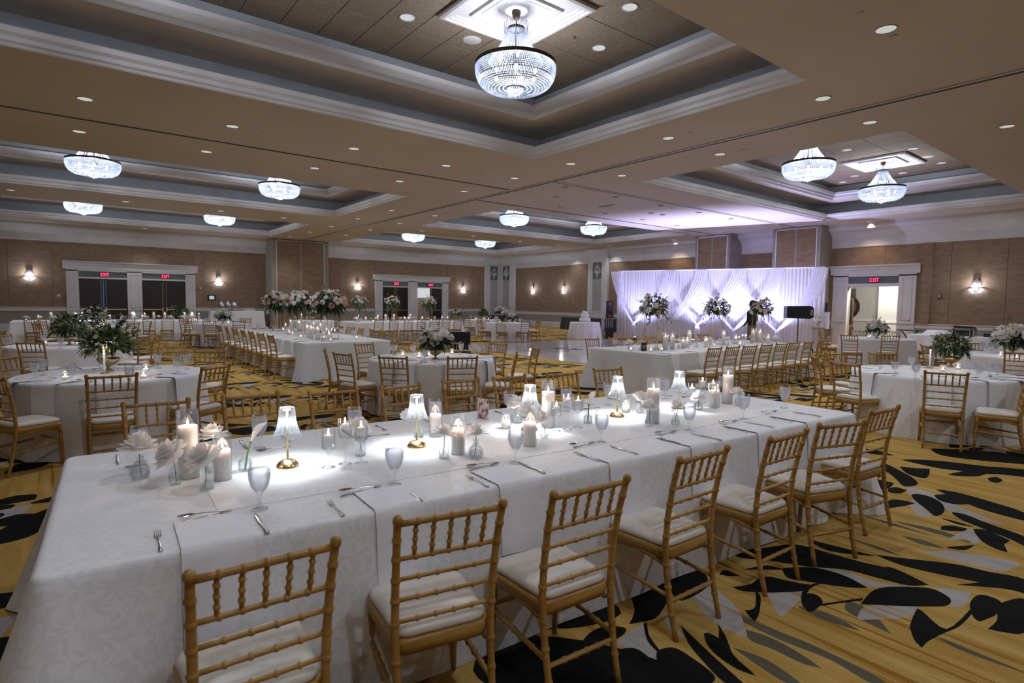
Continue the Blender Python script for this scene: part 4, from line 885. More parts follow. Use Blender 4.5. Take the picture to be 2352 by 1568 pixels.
def floater_spec(h):
    return [('stemmed_glass',MB().lathe([(0,.001),(.036,.002),(.034,.005),(.008,.012),(.005,.03),(.005,h-.125),(.008,h-.112),(.035,h-.098),(.037,h-.09),(.037,h)],24,close=False).mesh('stemmed_glass','glass_clear',True),(0,0,0),0),
            ('water',MB().lathe([(0,h-.094),(.034,h-.094),(.035,h-.035),(0,h-.035)],20,close=False).mesh('water','acrylic',True),(0,0,0),0),
            ('floating_candle',MB().lathe([(0,h-.05),(.018,h-.045),(.021,h-.028),(0,h-.026)],14,close=False).mesh('floating_candle','wax',True),(0,0,0),0,None,[('flame',FL,(0,0,h-.027),0)])]
FLT=[floater_spec(.20),floater_spec(.245),floater_spec(.225)]
def floater(p,k,label,group): spec_inst(FLT[k],'floating_candle_glass',label,'candle',(p[0],p[1],HT+.001),0,group)
def lamp_spec():
    fl=lambda j,n,z: .035*math.cos(2*PI*j/n*16)*(1 if z<.30 else .3)
    shade=MB().lathe([(.072,.158),(.064,.175),(.052,.205),(.045,.235),(.041,.265),(.039,.298),(.038,.31)],96,close=False,flute=fl).mesh('lamp_shade','glass_shade',True)
    return [('lamp_base',MB().lathe([(.058,.001),(.058,.005),(.055,.014),(.045,.027),(.028,.037),(.010,.042),(0,.043)],28,close=True).mesh('lamp_base','brass',True),(0,0,0),0),
            ('lamp_stem',MB().tube([(0,0,.04),(0,0,.30)],.0052,10).mesh('lamp_stem','brass',True),(0,0,0),0),
            ('lamp_shade',shade,(0,0,0),0), ('shade_cap',MB().lathe([(.039,.309),(.039,.314),(0,.315)],24,close=False).mesh('shade_cap','acrylic',True),(0,0,0),0),
            ('led_disc',MB().lathe([(0,.296),(.017,.297),(.017,.302),(0,.302)],16,close=False).mesh('led_disc','led',True),(0,0,0),0)]
TL=lamp_spec()
def table_lamp(p,label,group,power=LP['lamp']):
    t=spec_inst(TL,'table_lamp',label,'lamp',(p[0],p[1],HT+.002),0,group)
    if power: lamp('SPOT','lamp_beam',(0,0,.29),power,LP['c_lamp'],.02,t,angle=118,blend=.7)
def cutlery():
    def bar(P,w,t=.0016,z0=.001):
        b=MB(); n=len(P)
        for (y,z),ww in zip(P,w): b.v+=[(-ww,y,z+z0),(ww,y,z+z0),(ww*.7,y,z+z0+t),(-ww*.7,y,z+z0+t)]
        for i in range(n-1):
            for j in range(4): b.f.append((4*i+j,4*i+(j+1)%4,4*i+4+(j+1)%4,4*i+4+j)); b.m.append(0)
        b.f.append((3,2,1,0)); b.f.append((4*n-4,4*n-3,4*n-2,4*n-1)); b.m+=[0,0]; return b
    f=bar([(-.10,.002),(-.09,.003),(-.06,.004),(.0,.007),(.03,.006),(.045,.002)],[.006,.0085,.005,.0028,.003,.011],.0022)
    for k in range(4):
        x=-.0095+k*.00633; f.add([(x-.0017,.045,.003),(x+.0017,.045,.003),(x+.0012,.098,.010),(x-.0012,.098,.010),(x-.0017,.045,.0055),(x+.0017,.045,.0055),(x+.0012,.098,.0115),(x-.0012,.098,.0115)],[(0,1,2,3),(7,6,5,4),(0,4,5,1),(1,5,6,2),(2,6,7,3),(3,7,4,0)])
    kn=bar([(-.12,.001),(-.11,.002),(-.05,.003),(-.01,.003),(.0,.002),(.03,.001),(.09,.001),(.115,.001)],[.006,.0095,.006,.006,.0085,.0095,.009,.002],.004)
    s=bar([(-.10,.002),(-.09,.003),(-.06,.004),(.0,.007),(.035,.006)],[.006,.0085,.005,.0028,.0035],.0022)
    m=[]; 
    for i in range(7):
        for j in range(5):
            t=i/6; u=j/4-.5; w=.019*math.sin(PI*min(1,t*.97+.06))**.7; s.v.append((u*2*w,.033+.06*t,.004+.006*(u*2)**2+.004*(t-.4)**2-.002*math.sin(PI*t)))
    n0=len(s.v)-35
    for i in range(6):
        for j in range(4): a=n0+i*5+j; s.f.append((a,a+1,a+6,a+5)); s.m.append(0)
    return f.mesh('fork','steel',True),kn.mesh('knife','steel',True),s.mesh('spoon','steel',True)
FORK,KNIFE,SPOON=cutlery()
def cut(kind,p,head,label,group,z=HT+.001):
    me={'fork':FORK,'knife':KNIFE,'spoon':SPOON}[kind]; return tag(link(kind,me,None,(p[0],p[1],z),R_(head)-PI/2),label,'cutlery',group)
# rose, calla and vases
def rose_mesh(seed,R=.06,layers=((3,.20,1.05,.0),(4,.36,1.02,.04),(5,.55,.92,.12),(6,.78,.74,.30),(7,.98,.50,.55),(7,1.10,.22,.75)),m='petal_white'):
    rnd=random.Random(seed); b=MB()
    for n,rr,hh,fl in layers:
        a0=rnd.uniform(0,6)
        for k in range(n):
            a=a0+2*PI*k/n+rnd.uniform(-.15,.15); w=PI/n*1.25; U,V=4,4; n0=len(b.v); tw=rnd.uniform(-.12,.12); dz=rnd.uniform(-.06,.06)
            for i in range(V+1):
                for j in range(U+1):
                    v=i/V; u=j/U*2-1; vm=v*(1-.22*u*u)
                    r=R*(rr*(.30+.70*vm**.75)+fl*.28*vm**3*(1-.3*u*u)); z=R*((hh+dz)*1.0*vm-fl*.32*vm**3+.05*math.sin(3*u+k)*vm)
                    an=a+u*w*(1-.35*vm**4)+tw*vm; b.v.append((r*math.cos(an),r*math.sin(an),z))
            for i in range(V):
                for j in range(U): q=n0+i*(U+1)+j; b.f.append((q,q+1,q+U+2,q+U+1)); b.m.append(0)
    return b.mesh('rose_head',m,True)
RO={c:[rose_mesh(i*5+len(c),m='petal_'+c) for i in range(3)] for c in ('white','blush','peach','cream')}
ROS={c:[rose_mesh(i*7+len(c),layers=((3,.35,.9,.05),(4,.75,.62,.25),(5,1.05,.25,.7)),m='petal_'+c) for i in range(2)] for c in ('white','blush','peach','cream')}
VS=[[(0,.002),(.030,.002),(.040,.012),(.043,.035),(.036,.06),(.018,.078),(.014,.09),(.018,.105)],
    [(0,.002),(.028,.002),(.030,.006),(.030,.085),(.031,.095)],
    [(0,.002),(.022,.002),(.030,.02),(.031,.04),(.022,.068),(.012,.09),(.016,.108)],
    [(0,.002),(.026,.002),(.033,.008),(.033,.055),(.018,.066),(.015,.075),(.017,.085)]]
VM=[MB().lathe(p,14 if i!=1 else 20,close=False).mesh('glass_vase','glass_vase',i in (0,3)) for i,p in enumerate(VS)]
VW=[MB().lathe([(0,.006)]+[(r*.93,z) for r,z in p[2:] if z<.06]+[(0,.058)],12,close=False).mesh('vase_water','acrylic',True) for p in VS]
def bud_vase(p,kind,dz,dx,label,group,col='white',R=.06,tilt=0.3,hd=0):
    t=thing('bud_vase',label,'vase',(p[0],p[1],HT+.001),random.uniform(0,6),group); link('glass_bottle',VM[kind],t); link('vase_water',VW[kind],t)
    a=hd-t.rotation_euler.z; ex,ey=dx*math.cos(a),dx*math.sin(a)
    fl=link('rose_stem',MB().tube([(-.008,0,.012),(0,0,.07),(ex*.6,ey*.6,dz*.8),(ex,ey,dz)],.0022,5).mesh('rose_stem','stem'),t)
    h=link('rose_head',random.choice(RO[col]),fl,(ex,ey,dz-.01),rot=(tilt*math.sin(a)*-1,tilt*math.cos(a),random.uniform(0,6))); h.scale=(R/.052,)*3
    return t
def calla(p,label,dz=.20,lean=(.03,0)):
    t=thing('calla_vase',label,'vase',(p[0],p[1],HT+.001),0,'calla lilies in clear bottles'); link('glass_bottle',VM[3],t); link('vase_water',VW[3],t)
    s=link('calla_stem',MB().tube([(0,0,.01),(lean[0]*.4,lean[1]*.4,.09),(lean[0],lean[1],dz-.05)],.005,7).mesh('calla_stem','stem',True),t)
    b=MB(); U,V=12,7
    for i in range(V+1):
        for j in range(U+1):
            v=i/V; u=j/U; an=2*PI*u*.93; r=.006+.022*v**1.4*(1+.5*math.cos(an)); z=.075*v*(1+.35*math.cos(an)*v); b.v.append((r*math.cos(an)+.012*v*v,r*math.sin(an),z))
    for i in range(V):
        for j in range(U): q=i*(U+1)+j; b.f.append((q,q+1,q+U+2,q+U+1)); b.m.append(0)
    link('calla_spathe',b.mesh('calla_spathe','petal_white',True),s,(lean[0],lean[1],dz-.055),rot=(0,.25,0)); link('calla_spadix',MB().tube([(lean[0],lean[1],dz-.05),(lean[0]+.012,lean[1],dz+.005)],.003,6).mesh('calla_spadix','petal_cream'),s)
# ---- head table, set out where the photograph shows each piece standing on the cloth
tp=lambda x,y: atz(x,y,HT)
G='on the head table'
for i,(x,y) in enumerate(((661,1072),(957,1026),(1216,988),(1417,957),(1558,938))):
    table_lamp(tp(x,y),['brass domed table lamp with clear fluted shade, next to the rose cluster','brass domed table lamp between the goblet row and the glass bottle of roses','brass table lamp half hidden behind a lit pillar candle','brass table lamp standing clear beside a small votive','brass table lamp between two pillar candles at the crowded end'][i],'brass table lamps on the head table')
for x,y,s,l in ((434,1096,PT,'tall white pillar candle in glass above the rose cluster at the bare table end'),(512,1102,PM,'short white pillar candle in glass inside the rose cluster at the bare table end'),(1000,1003,PM,'white pillar candle in glass behind the second brass lamp'),(1052,1043,PM,'white pillar candle in glass between two rose vases mid table'),(1258,982,PT,'tall white pillar candle in glass beside the half hidden lamp'),(1217,1025,PM,'pillar candle in glass behind a full goblet mid table'),(1499,972,PT,'tall pillar candle in glass behind a faceted rose vase'),(1641,936,PM,'pillar candle in glass beside the tallest candle at the crowded end'),(1670,927,PT,'tallest pillar candle in glass at the crowded end')):
    candle(s,tp(x,y),l,'pillar candles '+G,LP['candle'],.30 if s is PT else .195)
for x,y,l in ((1162,985,'small votive candle beside the printed card'),(1437,948,'small votive candle beside the clear standing lamp')): candle(PV,tp(x,y),l,'votives '+G,LP['candle']*.5,.10)
for tr_,l in ((((755,1074),(793,1066),(830,1064)),'stemmed glass with a floating candle beside the first brass lamp'),(((1277,990),(1304,986),(1327,983)),'stemmed glass with a floating candle left of the calla lily mid table'),(((1588,935),(1636,939),(1612,925)),'stemmed glass with a floating candle at the crowded end')):
    for k,(x,y) in enumerate(tr_): floater(tp(x,y),k,l,l[27:])
for i,(x,y) in enumerate(((597,1170),(906,1114),(1184,1063),(1381,1016),(1582,990),(1707,963),(1801,937))): goblet(tp(x,y),f"full water goblet on the head table's carpet side, {ORD[i]} from the bare end",'goblets on the carpet side of the head table')
for i,(x,y) in enumerate(((322,1062),(597,1029),(815,1005),(998,982),(1170,957),(1300,945),(1397,931),(1527,917),(1660,905))): goblet(tp(x,y),f"full water goblet on the head table's room side, {ORD[i]} from the bare end",'goblets on the room side of the head table')
rl='white rose in a clear glass bottle '
hd=math.atan2(-r2.y,-r2.x)
for x,y,k,dz,dx,l,R,ti in ((322,1098,0,.155,.0,'at the bare table end, standing apart',.068,.0),(403,1112,2,.15,.01,'leaning in the cluster at the bare table end',.062,.7),(475,1124,1,.15,.01,'in a straight cylinder in the cluster',.062,.5),(490,1085,3,.19,.0,'behind the short pillar candle',.058,.1),(828,1047,1,.17,.01,'among the floating candles',.052,.6),(962,1005,1,.15,.05,'behind the second brass lamp',.05,.8),(1020,1053,1,.145,.0,'in a crackled tumbler left of a pillar candle',.05,.2),(1093,1052,0,.14,.0,'in a round bottle right of a pillar candle',.052,.2),(1187,973,0,.15,.0,'beside the half hidden lamp',.058,.2),(1210,1000,2,.17,.0,'behind the mid table pillar candle',.05,.2),(1250,1006,2,.13,.02,'in a tear shaped bottle mid table',.048,.3),(1470,949,1,.13,.0,'beside the clear standing lamp',.052,.5),(1491,979,2,.145,.0,'in a faceted bottle before the tall pillar',.052,.1),(1551,980,2,.145,-.02,'in a faceted bottle before the crowded end lamp',.05,.6),(1604,941,3,.115,.0,'low among the crowded end candles',.05,.3),(1612,915,1,.12,.0,'rising behind the crowded end candles',.05,.3),(1696,932,3,.12,.015,'past the last pillar candle',.05,.2)):
    bud_vase(tp(x,y),k,dz,dx,rl+l,'white roses '+G,'white',R,ti,hd)
calla(tp(563,1082),'single calla lily in a clear bottle beside the first brass lamp',.21,(r2.x*.035,r2.y*.035)); calla(tp(1350,973),'single calla lily in a square bottle mid table',.20,(r2.x*.006,r2.y*.006))
cb=thing('menu_card','small printed card with a reddish pattern standing on the head table','card',tp(1109,962),math.atan2(r2.y,r2.x)-.7); link('card_sheet',MB().box(-.055,.055,-.001,.001,0,.155).mesh('card_sheet','card'),cb); link('card_foot',MB().box(-.05,.05,-.02,.02,0,.006).mesh('card_foot','acrylic'),cb)
NV=90-3.3
for i,(x,y) in enumerate(((365,1245),(772,1170),(1097,1107),(1350,1051),(1545,1016),(1690,989),(1793,965))): cut('fork',tp(x,y),NV,f"silver dinner fork, {ORD[i]} from the bare end on the head table's carpet side",'dinner forks on the head table')
for i,(x,y) in enumerate(((600,1203),(943,1136),(1220,1075),(1432,1034),(1622,1004),(1742,976),(1852,952))): cut('knife',tp(x,y),NV,f"silver dinner knife, {ORD[i]} from the bare end on the head table's carpet side",'dinner knives on the head table')
for i,(x,y) in enumerate(((470,1191),(829,1131),(1113,1074),(1342,1024),(1534,997),(1677,972),(1772,948))):
    q=tp(x,y); cut('fork',q,-3.3+8,f'silver dessert fork crossed with a spoon above a napkin, {ORD[i]} from the bare end','dessert forks on the head table'); cut('spoon',q+HV*.022,176.7-8,f'silver dessert spoon crossed with a fork above a napkin, {ORD[i]} from the bare end','dessert spoons on the head table',HT+.009)
for i in range(8):
    s=.35+i*.62; e=H0+HU*s+HV*(HW-.22); cut('fork',e+HU*.12,NV+180,'silver fork on the room side of the head table','forks on the room side'); cut('knife',e-HU*.12,NV+180,'silver knife on the room side of the head table','knives on the room side'); cut('spoon',e-HV*.20,176.7,'silver spoon on the room side of the head table','spoons on the room side')
# ================================================================== FLORALS
def leaf(b,base,d,L,w,droop,rnd,mi=0):
    d=d.normalized(); side=d.cross(Vector((rnd.uniform(-.4,.4),rnd.uniform(-.4,.4),1))).normalized(); nrm=side.cross(d)
    b.mi=mi; P=[]
    for t,ww in ((0,.12),(.3,.85),(.6,1),(.85,.55),(1,.0)):
        c=base+d*(L*t)+Vector((0,0,-droop*L*t*t)); P+= [c+side*(w*ww),c-nrm*(w*.25*ww),c-side*(w*ww)]
    n=len(b.v); b.v+=[tuple(p) for p in P]
    for i in range(4):
        for j in range(2): q=n+i*3+j; b.f.append((q,q+1,q+4,q+3)); b.m.append(mi)
def rdir(rnd,zlo,zhi):
    a=rnd.uniform(0,2*PI); z=rnd.uniform(zlo,zhi); r=math.sqrt(max(0,1-z*z)); return Vector((r*math.cos(a),r*math.sin(a),z))
def foliage(seed,R,n,L,w,zlo,zhi,flat=.8,droop=.25,light=.3,core=.25):
    rnd=random.Random(seed); b=MB()
    for _ in range(n):
        d=rdir(rnd,zlo,zhi); t=rnd.uniform(core,1)**.6; p=Vector((d.x*R*t,d.y*R*t,d.z*R*flat*t))
        leaf(b,p*.82,(d+Vector((rnd.uniform(-.6,.6),rnd.uniform(-.6,.6),rnd.uniform(-.3,.5)))),L*rnd.uniform(.6,1.25),w*rnd.uniform(.7,1.2),droop*rnd.uniform(0,2),rnd,1 if rnd.random()<light else 0)
    return b
def sprays(b,seed,R,n,L,zlo=.2,zhi=1,mi=0,lw=.012):
    rnd=random.Random(seed)
    for _ in range(n):
        d=rdir(rnd,zlo,zhi); p0=d*R*.5; cv=Vector((rnd.uniform(-.5,.5),rnd.uniform(-.5,.5),rnd.uniform(-.2,.5)))
        P=[p0+d*(L*t)+cv*(L*.4*t*t) for t in (0,.25,.5,.75,1)]; b.mi=mi; b.tube(P,.0022,4,False)
        for k in range(9):
            t=.25+.75*k/9; c=P[0]+d*(L*t)+cv*(L*.4*t*t); leaf(b,c,d*.3+Vector((rnd.uniform(-1,1),rnd.uniform(-1,1),rnd.uniform(-.3,.8))),.045,lw,.2,rnd,mi)
def roses(seed,R,n,zlo,zhi,cols,flat=.8,rs=.045,z0=0):
    rnd=random.Random(seed); out=[]; ds=[]
    for _ in range(n*30):
        if len(out)>=n: break
        d=rdir(rnd,zlo,zhi)
        if any((d-e).length<1.35/math.sqrt(n)*1.15 for e in ds): continue
        ds.append(d); p=Vector((d.x*R,d.y*R,d.z*R*flat))*rnd.uniform(.86,1.05); q=(d+Vector((0,0,.25))).to_track_quat('Z','Y').to_euler()
        c=rnd.choice(cols); out.append((c,rnd.randrange(2),p+Vector((0,0,z0)),q,rs*rnd.uniform(.8,1.25)/.06))
    return out
BOWL=MB().lathe([(.055,.001),(.055,.008),(.03,.016),(.018,.03),(.020,.05),(.06,.07),(.105,.11),(.118,.15),(.112,.152),(.095,.115),(0,.09)],28,close=True,flute=lambda j,n,z:.02*math.cos(j/n*2*PI*14) if z>.05 else 0).mesh('gold_bowl','brass',True)
ARR={}
def arrangement(kind):
    if kind in ARR: return ARR[kind]
    if kind=='fern':
        b=foliage(3,.27,620,.095,.015,-.5,1,.75,.4,.48); sprays(b,4,.24,34,.22,-.4,.9,1,.009); sprays(b,9,.22,14,.24,.3,1,0,.018); f=b.mesh('foliage',['leaf_dark','leaf_light'])
        ro=roses(5,.26,10,-.3,.7,['cream'],.75,.022,.34); cz=.33
    elif kind=='fern2':
        b=foliage(13,.25,640,.10,.013,-.5,1,.8,.45,.30); sprays(b,14,.23,20,.20,-.3,.7,1,.010); f=b.mesh('foliage',['leaf_dark','leaf_light']); ro=roses(6,.24,5,-.2,.5,['cream'],.8,.02,.3); cz=.31
    elif kind=='rosebowl':
        b=foliage(23,.24,230,.15,.020,-.45,.7,.6,.5,.15); sprays(b,24,.2,8,.24,.3,1,1,.010); f=b.mesh('foliage',['leaf_dark','leaf_light']); ro=roses(7,.235,26,-.2,1,['white','white','cream'],.85,.062,.27); cz=.27
    elif kind=='lowgreen':
        b=foliage(33,.22,150,.14,.020,-.3,.9,.7,.4,.35); f=b.mesh('foliage',['leaf_dark','leaf_light']); ro=roses(8,.2,12,0,1,['white','cream'],.8,.04,.25); cz=.25
    elif kind=='blush':   # full towers
        b=foliage(43,.36,420,.14,.024,-.8,.9,.68,.6,.2); sprays(b,44,.30,14,.30,.3,1,1,.012); f=b.mesh('foliage',['leaf_dark','leaf_light']); ro=roses(9,.375,52,-.25,1,['white','white','blush','blush','white','cream','white','blush','cream','peach'],.72,.046,0); cz=0
    elif kind=='airy':
        b=foliage(53,.28,420,.09,.017,-.7,.9,.8,.5,.14); sprays(b,54,.24,11,.22,-.1,1,0,.014); sprays(b,55,.26,7,.40,-1,-.6,0,.014); f=b.mesh('foliage',['leaf_dark','leaf_light']); ro=roses(10,.285,24,-.5,.95,['blush','cream','cream','white','blush'],.85,.045,0); cz=0
    elif kind=='pale':
        b=foliage(63,.26,150,.14,.022,-.8,.6,.85,.7,.35); sprays(b,64,.22,8,.26,.3,1,1,.010); f=b.mesh('foliage',['leaf_dark','leaf_light']); ro=roses(11,.26,22,-.2,1,['white','white','cream','blush'],.85,.042,0); cz=0
    ARR[kind]=(f,ro,cz); return ARR[kind]
def add_arr(t,kind,z,sc=1.0):
    f,ro,cz=arrangement(kind); o=link('foliage',f,t,(0,0,z),kind='stuff',scale=sc)
    for c,k,p,q,s in ro:
        h=link('rose',ROS[c][k],t,(p.x*sc,p.y*sc,(p.z-cz)*sc+z),rot=q,scale=s*sc)
def bowl_arr(c,kind,label,group=None,sc=1.0,rz=0):
    t=thing('flower_bowl',label,'flowers',(c[0],c[1],HT+.001),rz,group); link('gold_bowl',BOWL,t); add_arr(t,kind,arrangement(kind)[2]*sc*.5+.14,sc); return t
def tower_spec_mesh(h,w):
    b=MB(); r=.006; fr=[]
    rods=[MB().tube([(sx*w/2,sy*w/2,0),(sx*w/2,sy*w/2,h)],r,6).mesh('stand_rod','brass',True) for sx in (-1,1) for sy in (-1,1)]
    def sq(z,nm):
        m=MB(); p=[(-w/2,-w/2,z),(w/2,-w/2,z),(w/2,w/2,z),(-w/2,w/2,z)]
        for i in range(4): m.tube([p[i],p[(i+1)%4]],r,6)
        return m.mesh(nm,'brass')
    return rods,sq(.006,'stand_base'),sq(h,'stand_top'),MB().box(-w/2,w/2,-w/2,w/2,h,h+.004).mesh('stand_tray','acrylic')
TWS={}
def tower(c,kind,h,w,label,group,sc=1.0,rz=0):
    k=(h,w); TWS.setdefault(k,tower_spec_mesh(h,w)); rods,ba,to,tray=TWS[k]
    t=thing('flower_tower',label,'flowers',(c[0],c[1],HT+.001),rz,group)
    for m in rods: link('stand_rod',m,t)
    link('stand_base',ba,t); link('stand_top',to,t); link('stand_tray',tray,t); add_arr(t,kind,h+.16*sc,sc)
bowl_arr(tp(250,851),'fern','large dark fern bowl beside a taper candle on the round table behind the head table','fern bowls',1.08,.3)
bowl_arr(T3,'fern2','dense dark green fern bowl on the second round table','fern bowls',1.2,1.0)
bowl_arr(tp(2183,842),'fern2','green leafy fern bowl in gold dish on the open carpet table','fern bowls',1.0,2.2)
bowl_arr(tp(1000,824),'rosebowl','gold footed bowl of white roses and greenery on the round table','rose bowls',1.0,.5)
bowl_arr(T7,'rosebowl','white flower bowl on the table before the open doorway','rose bowls',1.05,2); bowl_arr(tp(2325,812),'rosebowl','white flower bowl with greenery near the equipment table','rose bowls',1.25,3)
bowl_arr(T16,'rosebowl','white flower bowl on the small round table between long tables','rose bowls',1.1,4); bowl_arr(T3B,'lowgreen','loose green and cream bowl near the dark doors','rose bowls',1.6,1); bowl_arr(T13,'rosebowl','white flower bowl on the round table near the cake','rose bowls',1.2,5)
bowl_arr(T12,'fern2','green leafy bowl on the round corner table','fern bowls',1.15,4); bowl_arr((3.9,27.3),'fern2','green leafy bowl on the table before the dark doors','fern bowls',1.3,2); bowl_arr((15.1,23.6),'lowgreen','pale flower bowl beyond the far long table','rose bowls',1.3,2); bowl_arr(T17,'lowgreen','low pale flowers on the round table behind the towers','rose bowls',1.1,2)
for c,l,sc,rz in (((4.75,12.75),'gold stand bearing a huge blush and white rose dome, closest to the round rose table',1.05,.2),((4.75,14.8),'gold stand bearing a blush rose dome in the middle of the tower table',1.05,1.4),((4.75,16.7),'gold stand bearing a blush rose dome at the far end of the tower table',1.05,2.5)): tower(c,'blush',.64,.27,l,'rose towers on the long grey table',sc,rz)
for px,py,l,sc,rz in ((1500,801,'gold stand with dark leafy bouquet and trailing vines before the drape, at the table end',1.0,.3),(1645,790,'gold stand with leafy blush bouquet before the drape, mid table',.95,2.0),(1744,785,'gold stand with leafy blush bouquet hiding the standing person',.95,4.0)): tower(tp(px,py),'airy',.66,.27,l,'leafy towers before the drape',sc,rz)
for x,l,rz in ((9.75,'gold stand with pale flowers over the closed far doors',0),(11.2,'gold stand with pale flowers between the far doors',2),(13.0,'gold stand with pale flowers in front of the lit far doorway',4)): tower((x,22.7),'pale',.62,.26,l,'pale flower towers on the far long table',1.2,rz)
# ================================================================== OTHER TABLES' SETTINGS
taper(tp(240,858),'tall taper candle in a glass chimney in front of the large fern bowl'); taper((T3[0]+.75,T3[1]+.35),'taper candle in glass chimney beside the second fern bowl'); taper(tp(2135,846),'tall taper candle in a glass chimney beside the open carpet fern bowl')
for x,y,a in ((2.6,27.0,0),(4.4,26.3,0)): taper((x,y),'taper candle on the long table before the dark doors',light=0)
for x,y in ((7.9,24.4),(8.9,24.3),(9.6,22.5),(10.4,22.4)): taper((x,y),'taper candle on the far tables by the flower towers','far taper candles',0)
for x,y in ((81,872),(101,862),(165,878),(363,847),(408,855),(430,848),(298,884)): goblet(tp(x,y),'water goblet on the round fern table behind the head table','goblets on the round fern table')
for x,y in ((12,801),(25,800),(100,792),(140,800),(188,789)): goblet(tp(x,y),'water goblet on the second round fern table','goblets on the second fern table',True)
for x,y in ((2054,862),(2103,869),(2093,848),(2228,860),(2248,873),(2272,866),(2290,869)): goblet(tp(x,y),'water goblet on the round table on the open carpet','goblets on the open carpet table')
for x,y in ((949,818),(977,832),(1059,814),(1082,817),(1101,818),(894,819),(907,816)): goblet(tp(x,y),'water goblet on the round white rose table','goblets on the white rose table')
for x,y in ((2255,808),(2265,809),(2277,806),(2287,810)): goblet(tp(x,y),'water goblet on the round table near the equipment table','goblets near the equipment table',True)
for c,n,l in ((T7,6,'before the open doorway'),(T16,6,'between the long tables'),(T13,8,'near the cake'),(T12,6,'by the corner pilaster'),(T3B,6,'near the dark doors'),(T17,5,'behind the towers')):
    for k in range(n): a=2*PI*k/n+.3; goblet((c[0]+.62*math.cos(a),c[1]+.62*math.sin(a)),'water goblet on the round table '+l,'goblets '+l,True)
for c,lst,l in ((T2,((330,868),(335,852),(150,871)),'behind the head table'),(T4,((963,822),(985,818),(1038,813),(925,818)),'with white roses'),(T5,((2165,853),(2200,848)),'on the open carpet'),(T6,((2298,818),(2335,824)),'near the equipment table')):
    for x,y in lst: candle(PVF,tp(x,y),'small low votive candle on the round table '+l,'votives on the round table '+l,LP['candle']*.3,.06)
for c in (T7,T16,T13,T12,T3,T3B):
    for a in (.8,2.9,5): candle(PVF,(c[0]+.35*math.cos(a),c[1]+.35*math.sin(a)),'tiny lit votive beside a far flower bowl','votives beside far bowls')
CU={'T2':([-95,-52,200,-130,100,40],'of the round fern table behind the head table'),'T4':([-141,-104,-160,-60,-20,20,60,100,150],'of the round white rose table'),'T5':([-160,-125,150,-70,-95,60,20,100],'of the round table on the open carpet')}
for nm,(lst,l) in CU.items():
    c,r=RT[nm][:2]
    for a in lst:
        e=Vector((math.cos(R_(a)),math.sin(R_(a)),0)); s_=Vector((-e.y,e.x,0)); p=Vector((c[0],c[1],0))+e*(r-.20)
        cut('fork',p-s_*.17,a+180,'silver fork at a place setting '+l,'forks '+l); cut('knife',p+s_*.17,a+180,'silver knife at a place setting '+l,'knives '+l); cut('spoon',p-e*.17,a+90,'silver spoon at a place setting '+l,'spoons '+l)
# table before the drape
for x,y,s in ((1528,803,PTF),(1544,802,PTF),(1569,800,PMF),(1578,798,PMF),(1621,797,PMF),(1662,792,PTF),(1729,786,PTF),(1745,786,PTF),(1764,789,PMF),(1583,792,PTF),(1690,790,PMF)): candle(s,tp(x,y),'white pillar candle on the table before the drape','pillars on the drape table',LP['candle']*.6,.3 if s is PTF else .195)
for x,y in ((1449,806),(1495,808),(1520,806),(1640,796),(1700,792)): candle(PVF,tp(x,y),'low votive on the table before the drape','votives on the drape table')
for i,(x,y) in enumerate(((1446,803),(1505,804),(1472,805),(1559,800),(1600,798),(1631,796),(1672,794),(1726,789),(1752,789),(1782,789))): bud_vase(tp(x,y),i%4,.15,.01,'peachy rose in a bud vase on the table before the drape','roses on the drape table',('white','blush','cream')[i%3],.055,.3,hd)
for x,y in ((1412,800),(1539,806),(1595,804),(1641,801),(1682,798),(1818,792),(1655,797)): goblet(tp(x,y),'water goblet on the table before the drape','goblets on the drape table',True)
for k,(x,y) in enumerate(((1697,793),(1705,794),(1711,791))): floater(tp(x,y),k,'stemmed floating candle glass on the table before the drape','floating candles on the drape table')
nb=thing('table_number','small black table number card on the table before the drape','card',tp(1479,806),math.atan2(r2.y,r2.x)); link('card_sheet',MB().box(-.05,.05,-.003,.003,0,.16).mesh('card_sheet2','black_plastic'),nb); link('card_lettering',MB().box(-.03,.03,-.005,-.003,.09,.10).box(-.022,.022,-.005,-.003,.06,.068).mesh('card_lettering','white_paint'),nb)
# flower tower table
rnd=random.Random(5)
for i in range(13):
    y=12.1+i*.42; x=4.76+rnd.choice((-.42,.38,-.3,.3))+rnd.uniform(-.08,.08); candle(rnd.choice((PTF,PMF,PMF)),(x,y),'pillar candle in glass among the flower towers','pillars on the tower table',LP['candle']*.5 if i<6 else 0,.28)
for i in range(12): candle(PVF,(4.76+rnd.uniform(-.5,.5),11.9+i*.46),'low votive among the flower towers','votives on the tower table')
for i in range(12): bud_vase((4.76+rnd.uniform(-.5,.5),12.0+i*.44),i%4,.14,.01,'rose in a bud vase among the flower towers','roses on the tower table',('white','blush','peach')[i%3],.055,.3,hd)
for i in range(7):
    for s in (-1,1): goblet((4.76+s*.66,12.2+i*.8),'water goblet along the edge of the flower tower table','goblets on the tower table',True)
for i in range(3): floater((4.6+.1*i,12.4+.08*i),i,'stemmed floating candle glass among the flower towers','floating candles on the tower table')
